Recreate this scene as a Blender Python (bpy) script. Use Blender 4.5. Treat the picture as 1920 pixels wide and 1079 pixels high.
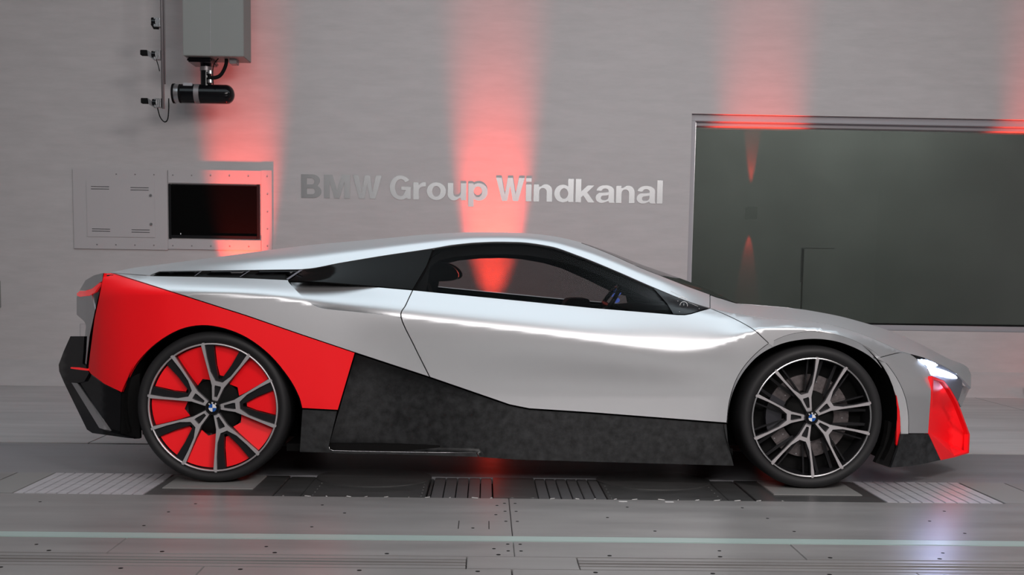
import bpy, bmesh, math, random
import numpy as np
from mathutils import Vector, Matrix
from mathutils.geometry import delaunay_2d_cdt
random.seed(4)
for o in list(bpy.data.objects): bpy.data.objects.remove(o)
SC = bpy.context.scene
COL = SC.collection
PI = math.pi

# ------------------------------------------------------------------ camera
F_PX = 2150.0
YAW, PIT, ROL, Y0, CX, CD, CH = 0.024034, 0.0975055, 0.0152857, 720.7124, -0.1405593, 5.143083, 0.974255
fw = Vector((math.sin(YAW)*math.cos(PIT), math.cos(YAW)*math.cos(PIT), -math.sin(PIT)))
rt = fw.cross(Vector((0, 0, 1))).normalized(); up = rt.cross(fw)
RT = rt*math.cos(ROL) + up*math.sin(ROL); UP = up*math.cos(ROL) - rt*math.sin(ROL)
CAMP = Vector((CX, -CD, CH))
cd = bpy.data.cameras.new('camera'); cam = bpy.data.objects.new('camera', cd); COL.objects.link(cam)
cam.matrix_world = Matrix(((RT.x, UP.x, -fw.x, CAMP.x), (RT.y, UP.y, -fw.y, CAMP.y), (RT.z, UP.z, -fw.z, CAMP.z), (0, 0, 0, 1)))
cd.sensor_width = 36; cd.lens = 36*F_PX/1920; cd.shift_y = (Y0-539.5)/1920; cd.clip_start = .05; cd.clip_end = 80
SC.camera = cam
# ------------------------------------------------------------------ view + world + lights
SC.view_settings.view_transform = 'Standard'; SC.view_settings.look = 'None'
SC.view_settings.exposure = 0.0; SC.view_settings.gamma = 1.0; SC.view_settings.use_curve_mapping = False
w = bpy.data.worlds.new('world'); SC.world = w; w.use_nodes = True
w.node_tree.nodes['Background'].inputs[0].default_value = (.5, .5, .55, 1)
w.node_tree.nodes['Background'].inputs[1].default_value = 0.05
def area(name, loc, target, sx, sy, power, col=(1, 1, 1)):
    l = bpy.data.lights.new(name, 'AREA'); l.shape = 'RECTANGLE'; l.size = sx; l.size_y = sy; l.energy = power; l.color = col
    o = bpy.data.objects.new(name, l); COL.objects.link(o); o.location = loc
    o.rotation_euler = (Vector(target)-Vector(loc)).to_track_quat('-Z', 'Y').to_euler(); return o
def spot(name, loc, target, power, angle, blend, col, r=.02):
    l = bpy.data.lights.new(name, 'SPOT'); l.energy = power; l.spot_size = math.radians(angle); l.spot_blend = blend; l.color = col; l.shadow_soft_size = r
    o = bpy.data.objects.new(name, l); COL.objects.link(o); o.location = loc
    o.rotation_euler = (Vector(target)-Vector(loc)).to_track_quat('-Z', 'Y').to_euler(); return o
YW = 4.5          # back wall plane
area('ceiling_softlight', (0.2, 0.9, 4.35), (0.2, 0.9, 0), 8.5, 3.0, 120, (.78, .92, 1.0))
area('front_softlight', (2.6, -4.2, 4.1), (0.8, 3.5, 1.2), 1.6, 1.0, 165, (1.0, .93, .91))
area('front_fill_light', (.2, -6.2, 3.4), (.3, 0, .4), 4.5, 1.6, 190, (1.0, .95, .94))

# ------------------------------------------------------------------ pixel <-> world
def ray(x, y): return fw + RT*((x-960)/F_PX) + UP*((Y0-y)/F_PX)
def U(x, y, Y): d = ray(x, y); return CAMP + d*((Y-CAMP.y)/d.y)
def UF(x, y, Z=0.0): d = ray(x, y); return CAMP + d*((Z-CAMP.z)/d.z)
def XZ(x, y, Y=YW): p = U(x, y, Y); return p.x, p.z

# ------------------------------------------------------------------ materials
def mat(name, col, rough=.5, metal=0., coat=0., coat_r=.1, spec=.5, emis=None, es=0., noise=None, bump=0., nscale=(1, 1, 1), aniso=0):
    m = bpy.data.materials.new(name); m.use_nodes = True; nt = m.node_tree; b = nt.nodes['Principled BSDF']
    b.inputs['Base Color'].default_value = (*col, 1); b.inputs['Roughness'].default_value = rough; b.inputs['Metallic'].default_value = metal
    b.inputs['Coat Weight'].default_value = coat; b.inputs['Coat Roughness'].default_value = coat_r; b.inputs['Specular IOR Level'].default_value = spec
    if emis: b.inputs['Emission Color'].default_value = (*emis, 1); b.inputs['Emission Strength'].default_value = es
    if noise:
        sc, amt, det = noise
        tc = nt.nodes.new('ShaderNodeTexCoord'); mp = nt.nodes.new('ShaderNodeMapping'); mp.inputs['Scale'].default_value = nscale
        n = nt.nodes.new('ShaderNodeTexNoise'); n.inputs['Scale'].default_value = sc; n.inputs['Detail'].default_value = det; n.inputs['Roughness'].default_value = .6
        cr = nt.nodes.new('ShaderNodeValToRGB'); cr.color_ramp.elements[0].position = .32; cr.color_ramp.elements[1].position = .68
        cr.color_ramp.elements[0].color = (*[c*(1-amt) for c in col], 1); cr.color_ramp.elements[1].color = (*[min(1, c*(1+amt)) for c in col], 1)
        nt.links.new(tc.outputs['Object'], mp.inputs[0]); nt.links.new(mp.outputs[0], n.inputs['Vector']); nt.links.new(n.outputs['Fac'], cr.inputs[0])
        nt.links.new(cr.outputs[0], b.inputs['Base Color'])
        mr = nt.nodes.new('ShaderNodeMapRange'); mr.inputs['To Min'].default_value = rough*.88; mr.inputs['To Max'].default_value = min(1, rough*1.15)
        nt.links.new(n.outputs['Fac'], mr.inputs['Value']); nt.links.new(mr.outputs[0], b.inputs['Roughness'])
        if bump:
            bp = nt.nodes.new('ShaderNodeBump'); bp.inputs['Strength'].default_value = bump; bp.inputs['Distance'].default_value = .004
            nt.links.new(n.outputs['Fac'], bp.inputs['Height']); nt.links.new(bp.outputs[0], b.inputs['Normal'])
    return m
def glass(name, tint, refl_rough=.0, ior=1.5, boost=1.0):
    m = bpy.data.materials.new(name); m.use_nodes = True; nt = m.node_tree; nt.nodes.clear()
    out = nt.nodes.new('ShaderNodeOutputMaterial'); mx = nt.nodes.new('ShaderNodeMixShader')
    tr = nt.nodes.new('ShaderNodeBsdfTransparent'); tr.inputs[0].default_value = (*tint, 1)
    gl = nt.nodes.new('ShaderNodeBsdfGlossy'); gl.inputs['Roughness'].default_value = refl_rough
    fr = nt.nodes.new('ShaderNodeFresnel'); fr.inputs[0].default_value = ior
    mu = nt.nodes.new('ShaderNodeMath'); mu.operation = 'MULTIPLY'; mu.inputs[1].default_value = boost; mu.use_clamp = True
    nt.links.new(fr.outputs[0], mu.inputs[0]); nt.links.new(mu.outputs[0], mx.inputs[0])
    nt.links.new(tr.outputs[0], mx.inputs[1]); nt.links.new(gl.outputs[0], mx.inputs[2]); nt.links.new(mx.outputs[0], out.inputs[0]); return m
M = {}
M['silver'] = mat('satin_silver', (.66, .67, .685), .40, .85, spec=.5)
M['red'] = mat('satin_red', (1.0, .006, .012), .42, 0, spec=.35)
M['red_gloss'] = mat('gloss_red', (.85, .006, .01), .15, 0, coat=.8, coat_r=.05)
M['carbon_dark'] = mat('forged_carbon_gloss', (.010, .010, .011), .25, .0, spec=.35, noise=(28, .7, 5))
M['carbon'] = mat('forged_carbon', (.017, .018, .019), .36, .0, spec=.42, noise=(28, .6, 5))
M['black_gloss'] = mat('gloss_black', (.004, .004, .005), .16, 0, spec=.3)
M['black_glass'] = mat('black_glass', (.004, .004, .004), .08, 0, spec=.06)
M['black'] = mat('matt_black', (.004, .004, .004), .8, 0, spec=.15)
M['interior'] = mat('cabin_black', (.006, .006, .007), .6, 0, spec=.3)
M['tyre'] = mat('tyre_rubber', (.013, .013, .014), .62, 0, spec=.35)
M['rim_dark'] = mat('dark_rim', (.018, .018, .02), .32, .5)
M['rim_metal'] = mat('machined_rim', (.50, .48, .49), .48, .8)
M['rim_bright'] = mat('polished_rim', (.55, .55, .56), .25, .9)
M['disc'] = mat('brake_disc_metal', (.16, .14, .14), .4, .8, noise=(60, .2, 2))
M['caliper'] = mat('caliper_paint', (.02, .02, .025), .35)
M['car_glass'] = glass('tinted_car_glass', (.63, .62, .62), 0, 1.12, .5)
M['screen_glass'] = glass('windscreen_glass', (.08, .08, .085), .0, 1.5)
M['led'] = mat('headlight_led', (1, 1, 1), .5, emis=(.62, .76, 1), es=45)
M['lamp_grey'] = mat('headlamp_housing', (.22, .23, .27), .35, .7)
M['tail_red'] = mat('tail_light', (.9, .02, .02), .2, emis=(1, .015, .02), es=.3)
M['display'] = mat('cabin_display', (.02, .05, .2), .3, emis=(.12, .22, .9), es=.8)
M['white'] = mat('white_print', (.8, .8, .8), .5)
M['blue'] = mat('blue_enamel', (.01, .09, .38), .25)
M['enamel_white'] = mat('white_enamel', (.75, .75, .75), .25)
M['wall'] = mat('painted_wall', (.45, .425, .425), .55, 0, noise=(3, .05, 5), nscale=(1.2, 1, 6), spec=.3)
M['wall_plain'] = mat('side_wall_paint', (.42, .41, .41), .6)
M['panel'] = mat('access_panel_paint', (.43, .405, .41), .42, 0, spec=.5)
M['frame'] = mat('window_frame_paint', (.32, .31, .33), .45)
M['win_glass'] = glass('control_room_glass', (.62, .65, .63), .0, 1.5, 2.6)
M['room'] = mat('control_room_wall', (.24, .245, .24), .8, noise=(1.2, .12, 2))
M['floor'] = mat('steel_floor', (.228, .222, .22), .36, .2, spec=.5, noise=(2.2, .16, 8), nscale=(.5, 3, 1), bump=.03)
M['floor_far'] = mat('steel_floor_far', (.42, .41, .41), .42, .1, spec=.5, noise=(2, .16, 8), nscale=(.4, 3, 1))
M['belt'] = mat('rolling_belt', (.24, .24, .255), .4, .3, noise=(2.5, .12, 6), nscale=(.4, 3, 1))
M['rib'] = mat('aluminium_slat', (.58, .57, .60), .36, .5, noise=(6, .1, 4), nscale=(1, 5, 1))
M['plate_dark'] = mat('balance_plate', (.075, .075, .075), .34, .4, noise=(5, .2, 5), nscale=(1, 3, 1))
M['rib_dark'] = mat('shaded_slat', (.13, .13, .135), .4, .5)  # darker slat copy, shade under the car put into its colour
M['pad'] = mat('wheel_pad', (.27, .27, .265), .4, .3)
M['strip'] = mat('green_floor_strip', (.32, .41, .39), .35, .1)
M['gap'] = mat('floor_gap', (.006, .006, .006), .7, spec=.1)
M['housing'] = mat('housing_paint', (.20, .205, .195), .5)
M['steel'] = mat('bright_steel', (.45, .45, .46), .28, .9)
M['pole'] = mat('grey_tube', (.24, .22, .225), .4, .5)
M['letters'] = mat('brushed_letters', (.27, .275, .28), .33, .95)
M['tv_screen'] = mat('dark_screen', (.003, .003, .003), .12, spec=.12)
M['tv_frame'] = mat('screen_bezel', (.006, .006, .007), .4, spec=.2)

# ------------------------------------------------------------------ object helpers
def link(o, parent=None):
    COL.objects.link(o)
    if parent: o.parent = parent
    return o
def mesh_obj(name, verts, faces, m, parent=None, smooth=False, normals=None):
    me = bpy.data.meshes.new(name); me.from_pydata([tuple(v) for v in verts], [], faces); me.materials.append(m)
    if smooth: me.polygons.foreach_set('use_smooth', [True]*len(me.polygons))
    me.update()
    if normals is not None: me.normals_split_custom_set_from_vertices([tuple(n) for n in normals])
    return link(bpy.data.objects.new(name, me), parent)
def bm_obj(name, bm, m, parent=None, smooth=False, autos=None):
    me = bpy.data.meshes.new(name); bm.to_mesh(me); bm.free(); me.materials.append(m)
    if smooth: me.polygons.foreach_set('use_smooth', [True]*len(me.polygons))
    if autos: me.set_sharp_from_angle(angle=math.radians(autos))
    return link(bpy.data.objects.new(name, me), parent)
def tag(o, label, cat, group=None, kind=None):
    if label: o['label'] = label
    if cat: o['category'] = cat
    if group: o['group'] = group
    if kind: o['kind'] = kind
    return o
def struct(o): o['kind'] = 'structure'; return o
def empty(name, loc=(0, 0, 0), parent=None):
    o = bpy.data.objects.new(name, None); o.location = loc; o.empty_display_size = .1; return link(o, parent)
def box(bm, x0, x1, y0, y1, z0, z1, bev=0):
    r = bmesh.ops.create_cube(bm, size=1, matrix=Matrix.Translation(((x0+x1)/2, (y0+y1)/2, (z0+z1)/2)) @ Matrix.Diagonal((abs(x1-x0), abs(y1-y0), abs(z1-z0), 1)))
    if bev:
        es = list({e for v in r['verts'] for e in v.link_edges}); bmesh.ops.bevel(bm, geom=es, offset=bev, segments=2, affect='EDGES')
def box_obj(name, b, m, parent=None, bev=0, **k):
    bm = bmesh.new(); box(bm, *b, bev); return bm_obj(name, bm, m, parent, **k)
def cyl(bm, p0, p1, r0, r1=None, seg=20):
    p0 = Vector(p0); p1 = Vector(p1); d = p1-p0; r1 = r0 if r1 is None else r1
    q = d.to_track_quat('Z', 'Y').to_matrix().to_4x4()
    bmesh.ops.create_cone(bm, cap_ends=True, segments=seg, radius1=r0, radius2=r1, depth=d.length, matrix=Matrix.Translation((p0+p1)/2) @ q)
def tube(bm, pts, r, seg=8):
    pts = [Vector(p) for p in pts]; rings = []
    for i, p in enumerate(pts):
        t = (pts[min(i+1, len(pts)-1)]-pts[max(i-1, 0)]).normalized(); a = t.cross(Vector((.13, .98, .2))).normalized(); b = t.cross(a)
        rings.append([bm.verts.new(p + a*r*math.cos(2*PI*k/seg) + b*r*math.sin(2*PI*k/seg)) for k in range(seg)])
    for A, B in zip(rings, rings[1:]):
        for k in range(seg): bm.faces.new((A[k], A[(k+1) % seg], B[(k+1) % seg], B[k]))
    bm.faces.new(rings[0][::-1]); bm.faces.new(rings[-1])
def prism(bm, pts, off):
    """pts: 3D polygon; extruded by vector off"""
    off = Vector(off); a = [bm.verts.new(p) for p in pts]; b = [bm.verts.new(Vector(p)+off) for p in pts]; n = len(a)
    bm.faces.new(a[::-1]); bm.faces.new(b)
    for i in range(n): bm.faces.new((a[i], a[(i+1) % n], b[(i+1) % n], b[i]))
def lathe(bm, prof, seg=64, cx=0, cz=0):
    """profile of (y, r); axis along Y"""
    rings = [[bm.verts.new((cx+r*math.cos(2*PI*k/seg), y, cz+r*math.sin(2*PI*k/seg))) for k in range(seg)] for y, r in prof]
    for A, B in zip(rings, rings[1:]):
        for k in range(seg): bm.faces.new((A[k], A[(k+1) % seg], B[(k+1) % seg], B[k]))
    return rings
def copy_tree(o, parent=None):
    c = o.copy(); COL.objects.link(c); c.parent = parent
    for ch in [x for x in bpy.data.objects if x.parent == o]: copy_tree(ch, c)
    return c

# ------------------------------------------------------------------ curve helpers
def pchip(xs, ys):
    xs = np.array(xs, float); ys = np.array(ys, float); h = np.diff(xs); d = np.diff(ys)/h; n = len(xs); m = np.zeros(n)
    for i in range(1, n-1):
        if d[i-1]*d[i] > 0:
            w1 = 2*h[i]+h[i-1]; w2 = h[i]+2*h[i-1]; m[i] = (w1+w2)/(w1/d[i-1]+w2/d[i])
    m[0] = d[0]; m[-1] = d[-1]
    def f(x):
        if x <= xs[0]: return float(ys[0]+m[0]*0)
        if x >= xs[-1]: return float(ys[-1])
        i = int(np.searchsorted(xs, x)-1); t = (x-xs[i])/h[i]; t2 = t*t; t3 = t2*t
        return float((2*t3-3*t2+1)*ys[i]+(t3-2*t2+t)*h[i]*m[i]+(-2*t3+3*t2)*ys[i+1]+(t3-t2)*h[i]*m[i+1])
    return f
def herm(y0, y1, v0, v1, s0, s1, y):
    h = y1-y0; t = (y-y0)/h; t2 = t*t; t3 = t2*t
    return (2*t3-3*t2+1)*v0+(t3-2*t2+t)*h*s0+(-2*t3+3*t2)*v1+(t3-t2)*h*s1
def cr(pts, n=6):
    """centripetal-ish catmull-rom through points"""
    P = [Vector((*p, 0)) for p in pts]; out = []
    P = [P[0]*2-P[1]] + P + [P[-1]*2-P[-2]]
    for i in range(1, len(P)-2):
        a, b, c, d = P[i-1:i+3]
        for k in range(n):
            t = k/n; out.append((.5*((2*b)+(c-a)*t+(2*a-5*b+4*c-d)*t*t+(3*b-a-3*c+d)*t**3)).to_2d())
    out.append(P[-2].to_2d()); return [(p.x, p.y) for p in out]
def dense(poly, step=9):
    out = []
    for i, p in enumerate(poly):
        q = poly[(i+1) % len(poly)]; L = math.hypot(q[0]-p[0], q[1]-p[1])
        if L < .3: continue
        n = max(1, int(L/step))
        for k in range(n): out.append((p[0]+(q[0]-p[0])*k/n, p[1]+(q[1]-p[1])*k/n))
    return out
def inset_poly(poly, d):
    if not d: return poly
    A = sum(poly[i][0]*poly[(i+1) % len(poly)][1]-poly[(i+1) % len(poly)][0]*poly[i][1] for i in range(len(poly)))
    s = 1 if A > 0 else -1; n = len(poly); out = []
    for i in range(n):
        p0, p, p1 = poly[i-1], poly[i], poly[(i+1) % n]
        e0 = Vector((p[0]-p0[0], p[1]-p0[1])).normalized(); e1 = Vector((p1[0]-p[0], p1[1]-p[1])).normalized()
        n0 = Vector((-e0.y, e0.x))*s; n1 = Vector((-e1.y, e1.x))*s; nn = n0+n1
        if nn.length < .3: nn = n0
        nn.normalize(); k = d/max(.45, nn.dot(n0)); out.append((p[0]+nn.x*k, p[1]+nn.y*k))
    return out
def inside(poly, X, Yv):
    r = np.zeros(len(X), bool); P = np.array(poly); Q = np.roll(P, -1, 0)
    for (x0, y0), (x1, y1) in zip(P, Q):
        if y0 == y1: continue
        c = ((y0 > Yv) != (y1 > Yv)) & (X < (x1-x0)*(Yv-y0)/(y1-y0)+x0); r ^= c
    return r
def triangulate(outline, holes=(), step=8, rowstep=None, grid=True):
    loops = [outline]+list(holes); vs = []; es = []
    for lp in loops:
        b = len(vs); vs += [Vector(p) for p in lp]; es += [(b+i, b+(i+1) % len(lp)) for i in range(len(lp))]
    nb = len(vs)
    if grid:
        rs = rowstep or step; P = np.array(outline); gx = np.arange(P[:, 0].min(), P[:, 0].max(), step); gy = np.arange(P[:, 1].min(), P[:, 1].max(), rs)
        X, Yg = np.meshgrid(gx, gy); X = (X + (np.arange(len(gy)) % 2)[:, None]*step*.5).ravel(); Yg = Yg.ravel()
        k = inside(outline, X, Yg)
        for h in holes: k &= ~inside(h, X, Yg)
        X, Yg = X[k], Yg[k]
        if len(X):
            B = np.array([p for lp in loops for p in lp]); d = np.full(len(X), 1e9)
            for bx, by in B: d = np.minimum(d, ((X-bx)/step)**2+((Yg-by)/rs)**2)
            k = d > .2; vs += [Vector((a, b)) for a, b in zip(X[k], Yg[k])]
    v, e, f, ov, oe, of = delaunay_2d_cdt(vs, es, [], 0, 1e-6)
    V = np.array([(p.x, p.y) for p in v]); T = np.array([list(t) for t in f if len(t) == 3])
    c = V[T].mean(1); k = inside(outline, c[:, 0], c[:, 1])
    for h in holes: k &= ~inside(h, c[:, 0], c[:, 1])
    return V, T[k]
def solid(name, V, T, front, back, m, parent, smooth=True, normals=None):
    """front/back: mapped 3D points for V; T triangles; side walls on boundary"""
    used = sorted(set(T.ravel().tolist())); mp = {u: i for i, u in enumerate(used)}; n = len(used)
    T = [[mp[i] for i in t] for t in T.tolist()]
    fr = [front[u] for u in used]; bk = [back[u] for u in used]
    a = fr[T[0][0]]; nn = (fr[T[0][1]]-a).cross(fr[T[0][2]]-a)
    if nn.dot(fr[T[0][0]]-bk[T[0][0]]) < 0: T = [t[::-1] for t in T]
    ec = {}
    for t in T:
        for i in range(3):
            e = (t[i], t[(i+1) % 3]); ec[e] = 1
    bd = [e for e in ec if (e[1], e[0]) not in ec]
    verts = fr+bk; faces = [tuple(t) for t in T]+[(t[2]+n, t[1]+n, t[0]+n) for t in T]
    b0 = len(verts); bi = {}
    for a, b in bd:
        for q in (a, b):
            if q not in bi: bi[q] = len(verts); verts.append(fr[q]); verts.append(bk[q])
        faces.append((bi[b], bi[a], bi[a]+1, bi[b]+1))
    me = bpy.data.meshes.new(name); me.from_pydata([tuple(v) for v in verts], [], faces); me.materials.append(m)
    nf = len(T); sm = [smooth]*nf+[False]*(len(faces)-nf); me.polygons.foreach_set('use_smooth', sm); me.update()
    if normals is not None:
        L = np.zeros((len(me.loops), 3)); li = 0; NN = [normals[u] for u in used]
        for pi, p in enumerate(me.polygons):
            for vi in p.vertices:
                if pi < nf: L[li] = NN[vi]
                else: L[li] = p.normal
                li += 1
        me.normals_split_custom_set([tuple(x) for x in L])
    return link(bpy.data.objects.new(name, me), parent)

# ================================================================== ROOM
CEIL = 4.6; XL, XR, YF = -7.2, 7.6, -8.2
fl = struct(box_obj('floor', (XL, XR, YF, YW+.3, -.25, -.035), M['gap']))
def floor_part(name, x0, x1, y0, y1, m, top=0.0, bev=.002, parent=None):
    return box_obj(name, (x0, x1, y0, y1, -.034, top), m, parent or fl, bev)
def quad_plate(name, pts, m, top=0., parent=None):
    bm = bmesh.new(); prism(bm, [(p[0], p[1], -.034) for p in pts], (0, 0, .034+top)); bmesh.ops.recalc_face_normals(bm, faces=bm.faces)
    return bm_obj(name, bm, m, parent or fl)
g = .004
YA, YB, YC = 1.16, .245, -.262
# far floor behind the measuring belt, plates joined edge to edge
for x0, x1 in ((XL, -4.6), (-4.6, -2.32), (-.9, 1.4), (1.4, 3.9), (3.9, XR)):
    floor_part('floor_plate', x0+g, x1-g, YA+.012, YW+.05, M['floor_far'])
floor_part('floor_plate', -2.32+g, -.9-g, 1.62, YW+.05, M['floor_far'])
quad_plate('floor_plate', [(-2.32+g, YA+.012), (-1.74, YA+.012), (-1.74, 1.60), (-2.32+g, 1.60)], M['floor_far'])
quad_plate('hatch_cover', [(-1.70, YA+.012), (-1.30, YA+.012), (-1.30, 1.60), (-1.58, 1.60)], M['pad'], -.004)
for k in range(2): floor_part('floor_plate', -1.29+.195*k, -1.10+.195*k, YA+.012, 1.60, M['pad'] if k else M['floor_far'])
# wide belt between the two rows of plates
floor_part('rolling_belt', XL, XR, YB+.006, YA-.006, M['belt'], -.003)
# measuring row under the near wheels
def row(x0, x1, m, name='floor_plate', top=0.0): return floor_part(name, x0+g*.6, x1-g*.6, YC+.006, YB-.006, m, top)
row(XL, -2.62, M['floor']); row(-2.62, -2.33, M['floor']); row(-2.33, -2.155, M['pad'])
n = 12; xs = np.linspace(-2.155, -1.60, n+1)
for i in range(n): row(xs[i], xs[i+1], M['rib'], 'slat')
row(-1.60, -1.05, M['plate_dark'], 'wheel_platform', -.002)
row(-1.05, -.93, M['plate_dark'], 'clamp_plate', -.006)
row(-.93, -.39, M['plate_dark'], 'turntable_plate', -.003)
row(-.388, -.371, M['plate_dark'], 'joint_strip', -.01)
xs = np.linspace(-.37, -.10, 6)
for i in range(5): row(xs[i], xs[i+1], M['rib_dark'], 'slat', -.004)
row(-.098, .10, M['plate_dark'], 'cover_plate')
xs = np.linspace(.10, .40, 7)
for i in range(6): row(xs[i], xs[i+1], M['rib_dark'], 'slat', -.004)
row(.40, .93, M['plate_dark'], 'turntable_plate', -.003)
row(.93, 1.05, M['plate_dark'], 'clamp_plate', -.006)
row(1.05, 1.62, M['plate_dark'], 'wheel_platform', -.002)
n = 10; xs = np.linspace(1.62, 2.135, n+1)
for i in range(n): row(xs[i], xs[i+1], M['rib'], 'slat')
row(2.14, 2.36, M['pad']); row(2.36, XR, M['floor'])
for cx_ in (-1.36, 1.36):      # pale pads the wheels stand on
    floor_part('wheel_pad', cx_-.20, cx_+.20, -.11, .30 if False else YB-.03, M['pad'], .002)
for cx_ in (-.655, .665):
    bm = bmesh.new(); bmesh.ops.create_cone(bm, cap_ends=True, segments=48, radius1=.27, radius2=.27, depth=.03, matrix=Matrix.Translation((cx_, .22, -.0145)) @ Matrix.Diagonal((1, .9, 1, 1)))
    bm_obj('turntable_disc', bm, M['plate_dark'], fl)
# near plates
YS0, YS1 = -.975, -1.055     # green strip
YT0, YT1 = -1.285, -1.445    # slot rails
for x0, x1 in ((XL, -4.9), (-4.9, -2.5), (-2.5, -.03), (-.03, 2.45), (2.45, 4.9), (4.9, XR)):
    floor_part('floor_plate', x0+.0015, x1-.0015, YS0+.002, YC-.002, M['floor'])
floor_part('green_strip', XL, XR, YS1+.002, YS0-.001, M['strip'], .001)
for x0, x1 in ((XL, -2.45), (-2.45, -1.42), (-1.42, -.03), (-.03, .98), (.98, 2.45), (2.45, XR)):
    floor_part('floor_plate', x0+.001, x1-.001, YT0+.004, YS1-.002, M['floor'])
# slot rails: three thin slots in a pair of flush rails
for x0, x1 in ((-4.0, -.196), (.185, 4.0)):
    e = empty('slot_rail', (0, 0, 0), fl)
    for ya, yb in ((-1.290, -1.324), (-1.337, -1.355), (-1.378, -1.396), (-1.409, -1.442)):
        box_obj('rail_bar', (x0, x1, yb, ya, -.034, 0), M['floor'], e, .001)
floor_part('floor_plate', -.192, .181, YT1, YT0+.002, M['floor'])
for x0, x1 in ((XL, -4.003), (4.003, XR)): floor_part('floor_plate', x0, x1, YT1, YT0+.002, M['floor'])
for x0, x1 in ((XL, -2.45), (-2.45, -1.05), (-1.05, -.045), (-.042, 1.3), (1.3, XR)):
    floor_part('floor_plate', x0+.001, x1-.001, -2.5, YT1-.003, M['floor'])
floor_part('floor_plate', XL, XR, YF, -2.503, M['floor'])
# screws let into the near plates
bm = bmesh.new()
def screw(x, y, r=.0065): cyl(bm, (x, y, -.002), (x, y, .0006), r, seg=10)
for x in np.arange(-3.9, 4.2, .62):
    for y in (-.42, -.62, -.84): screw(x+random.uniform(-.12, .12), y+random.uniform(-.03, .03))
for y in (-.37, -.53, -.72, -1.10, -1.2): screw(-.05, y); screw(-.005, y)
for x in np.arange(-3.6, 4.2, .385):
    screw(x+.05, YT0+.03, .008); screw(x-.02, YT1-.035, .008)
for x in np.arange(-3.3, 4.2, .8): screw(x, -1.17)
o = bm_obj('screw_heads', bm, M['gap'], fl); o['kind'] = 'stuff'
bm = bmesh.new()
for cx_ in (-.88, -.41, .42, .90):
    for k in range(5): cyl(bm, (cx_, -.22+k*.07, -.006), (cx_, -.22+k*.07, -.0022), .003, seg=8)
for x in np.arange(-1.0, 1.2, .09): cyl(bm, (x+random.uniform(-.03, .03), YC+.016, -.004), (x, YC+.016, -.0012), .0025, seg=8)
o = bm_obj('bright_rivets', bm, M['pad'], fl); o['kind'] = 'stuff'
bm = bmesh.new()                                        # small rectangular lid let into the plate
for a, b, c, d in ((-.235, -.232, -.86, -.72), (-.118, -.115, -.86, -.72)): box(bm, a, b, c, d, -.001, .0005)
bm_obj('lid_joint', bm, M['gap'], fl)
bm = bmesh.new()
for x in (.46, .66): box(bm, x-.018, x+.018, -.31, -.298, 0, .001)
bm_obj('tape_marks', bm, M['enamel_white'], fl)

# back wall with the window opening
wx0, wz1 = XZ(1297, 213); _, wz0 = XZ(1700, 621)
wx0 = XZ(1294, 330)[0]; wx1 = wx0+4.2
bm = bmesh.new()
for b in ((XL, wx0, YW, YW+.35, -.1, CEIL), (wx0, wx1, YW, YW+.35, -.1, wz0), (wx0, wx1, YW, YW+.35, wz1, CEIL), (wx1, XR, YW, YW+.35, -.1, CEIL)): box(bm, *b)
wb = struct(bm_obj('wall_back', bm, M['wall']))
struct(box_obj('wall_left', (XL-.2, XL, YF, YW+.3, -.1, CEIL), M['wall_plain']))
struct(box_obj('wall_right', (XR, XR+.2, YF, YW+.3, -.1, CEIL), M['wall_plain']))
struct(box_obj('wall_front', (XL, XR, YF-.2, YF, -.1, CEIL), M['wall_plain']))
struct(box_obj('ceiling', (XL, XR, YF, YW+.3, CEIL, CEIL+.2), M['wall_plain']))
# sloping plinth at the foot of the back wall
bm = bmesh.new(); prism(bm, [(XL, YW+.001, -.02), (XL, YW+.001, .185), (XL, 4.17, .001), (XL, 4.17, -.02)], (XR-XL, 0, 0)); bmesh.ops.recalc_face_normals(bm, faces=bm.faces)
o = struct(bm_obj('baseboard_back', bm, M['wall']))
# control-room window
win = struct(empty('window_1', ((wx0+wx1)/2, YW, wz0)))
def wobj(name, b, m, bev=0):
    o = box_obj(name, b, m, None, bev); o.parent = win; o.matrix_parent_inverse = Matrix.Translation(-win.location); return o
ft = .05
fy0, fy1 = YW+.04, YW+.12
wobj('window_frame', (wx0, wx1, fy0, fy1, wz1-.055, wz1), M['frame'], .004)
wobj('window_frame', (wx0, wx1, fy0, fy1, wz0, wz0+.045), M['frame'], .004)
wobj('window_frame', (wx0, wx0+.042, fy0, fy1, wz0+.045, wz1-.055), M['frame'], .004)
wobj('window_frame', (wx1-.042, wx1, fy0, fy1, wz0+.045, wz1-.055), M['frame'], .004)
wobj('glazing_bead', (wx0+.042, wx0+.052, YW+.085, YW+.20, wz0+.045, wz1-.055), M['steel'])
wobj('glazing_bead', (wx0+.042, wx1-.042, YW+.10, YW+.22, wz1-.085, wz1-.055), M['frame'])
wobj('glazing_bead', (wx0+.042, wx1-.042, YW+.10, YW+.22, wz0+.045, wz0+.055), M['black'])
wobj('pane', (wx0+.042, wx1-.042, YW+.205, YW+.215, wz0+.05, wz1-.06), M['win_glass'])
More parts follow.
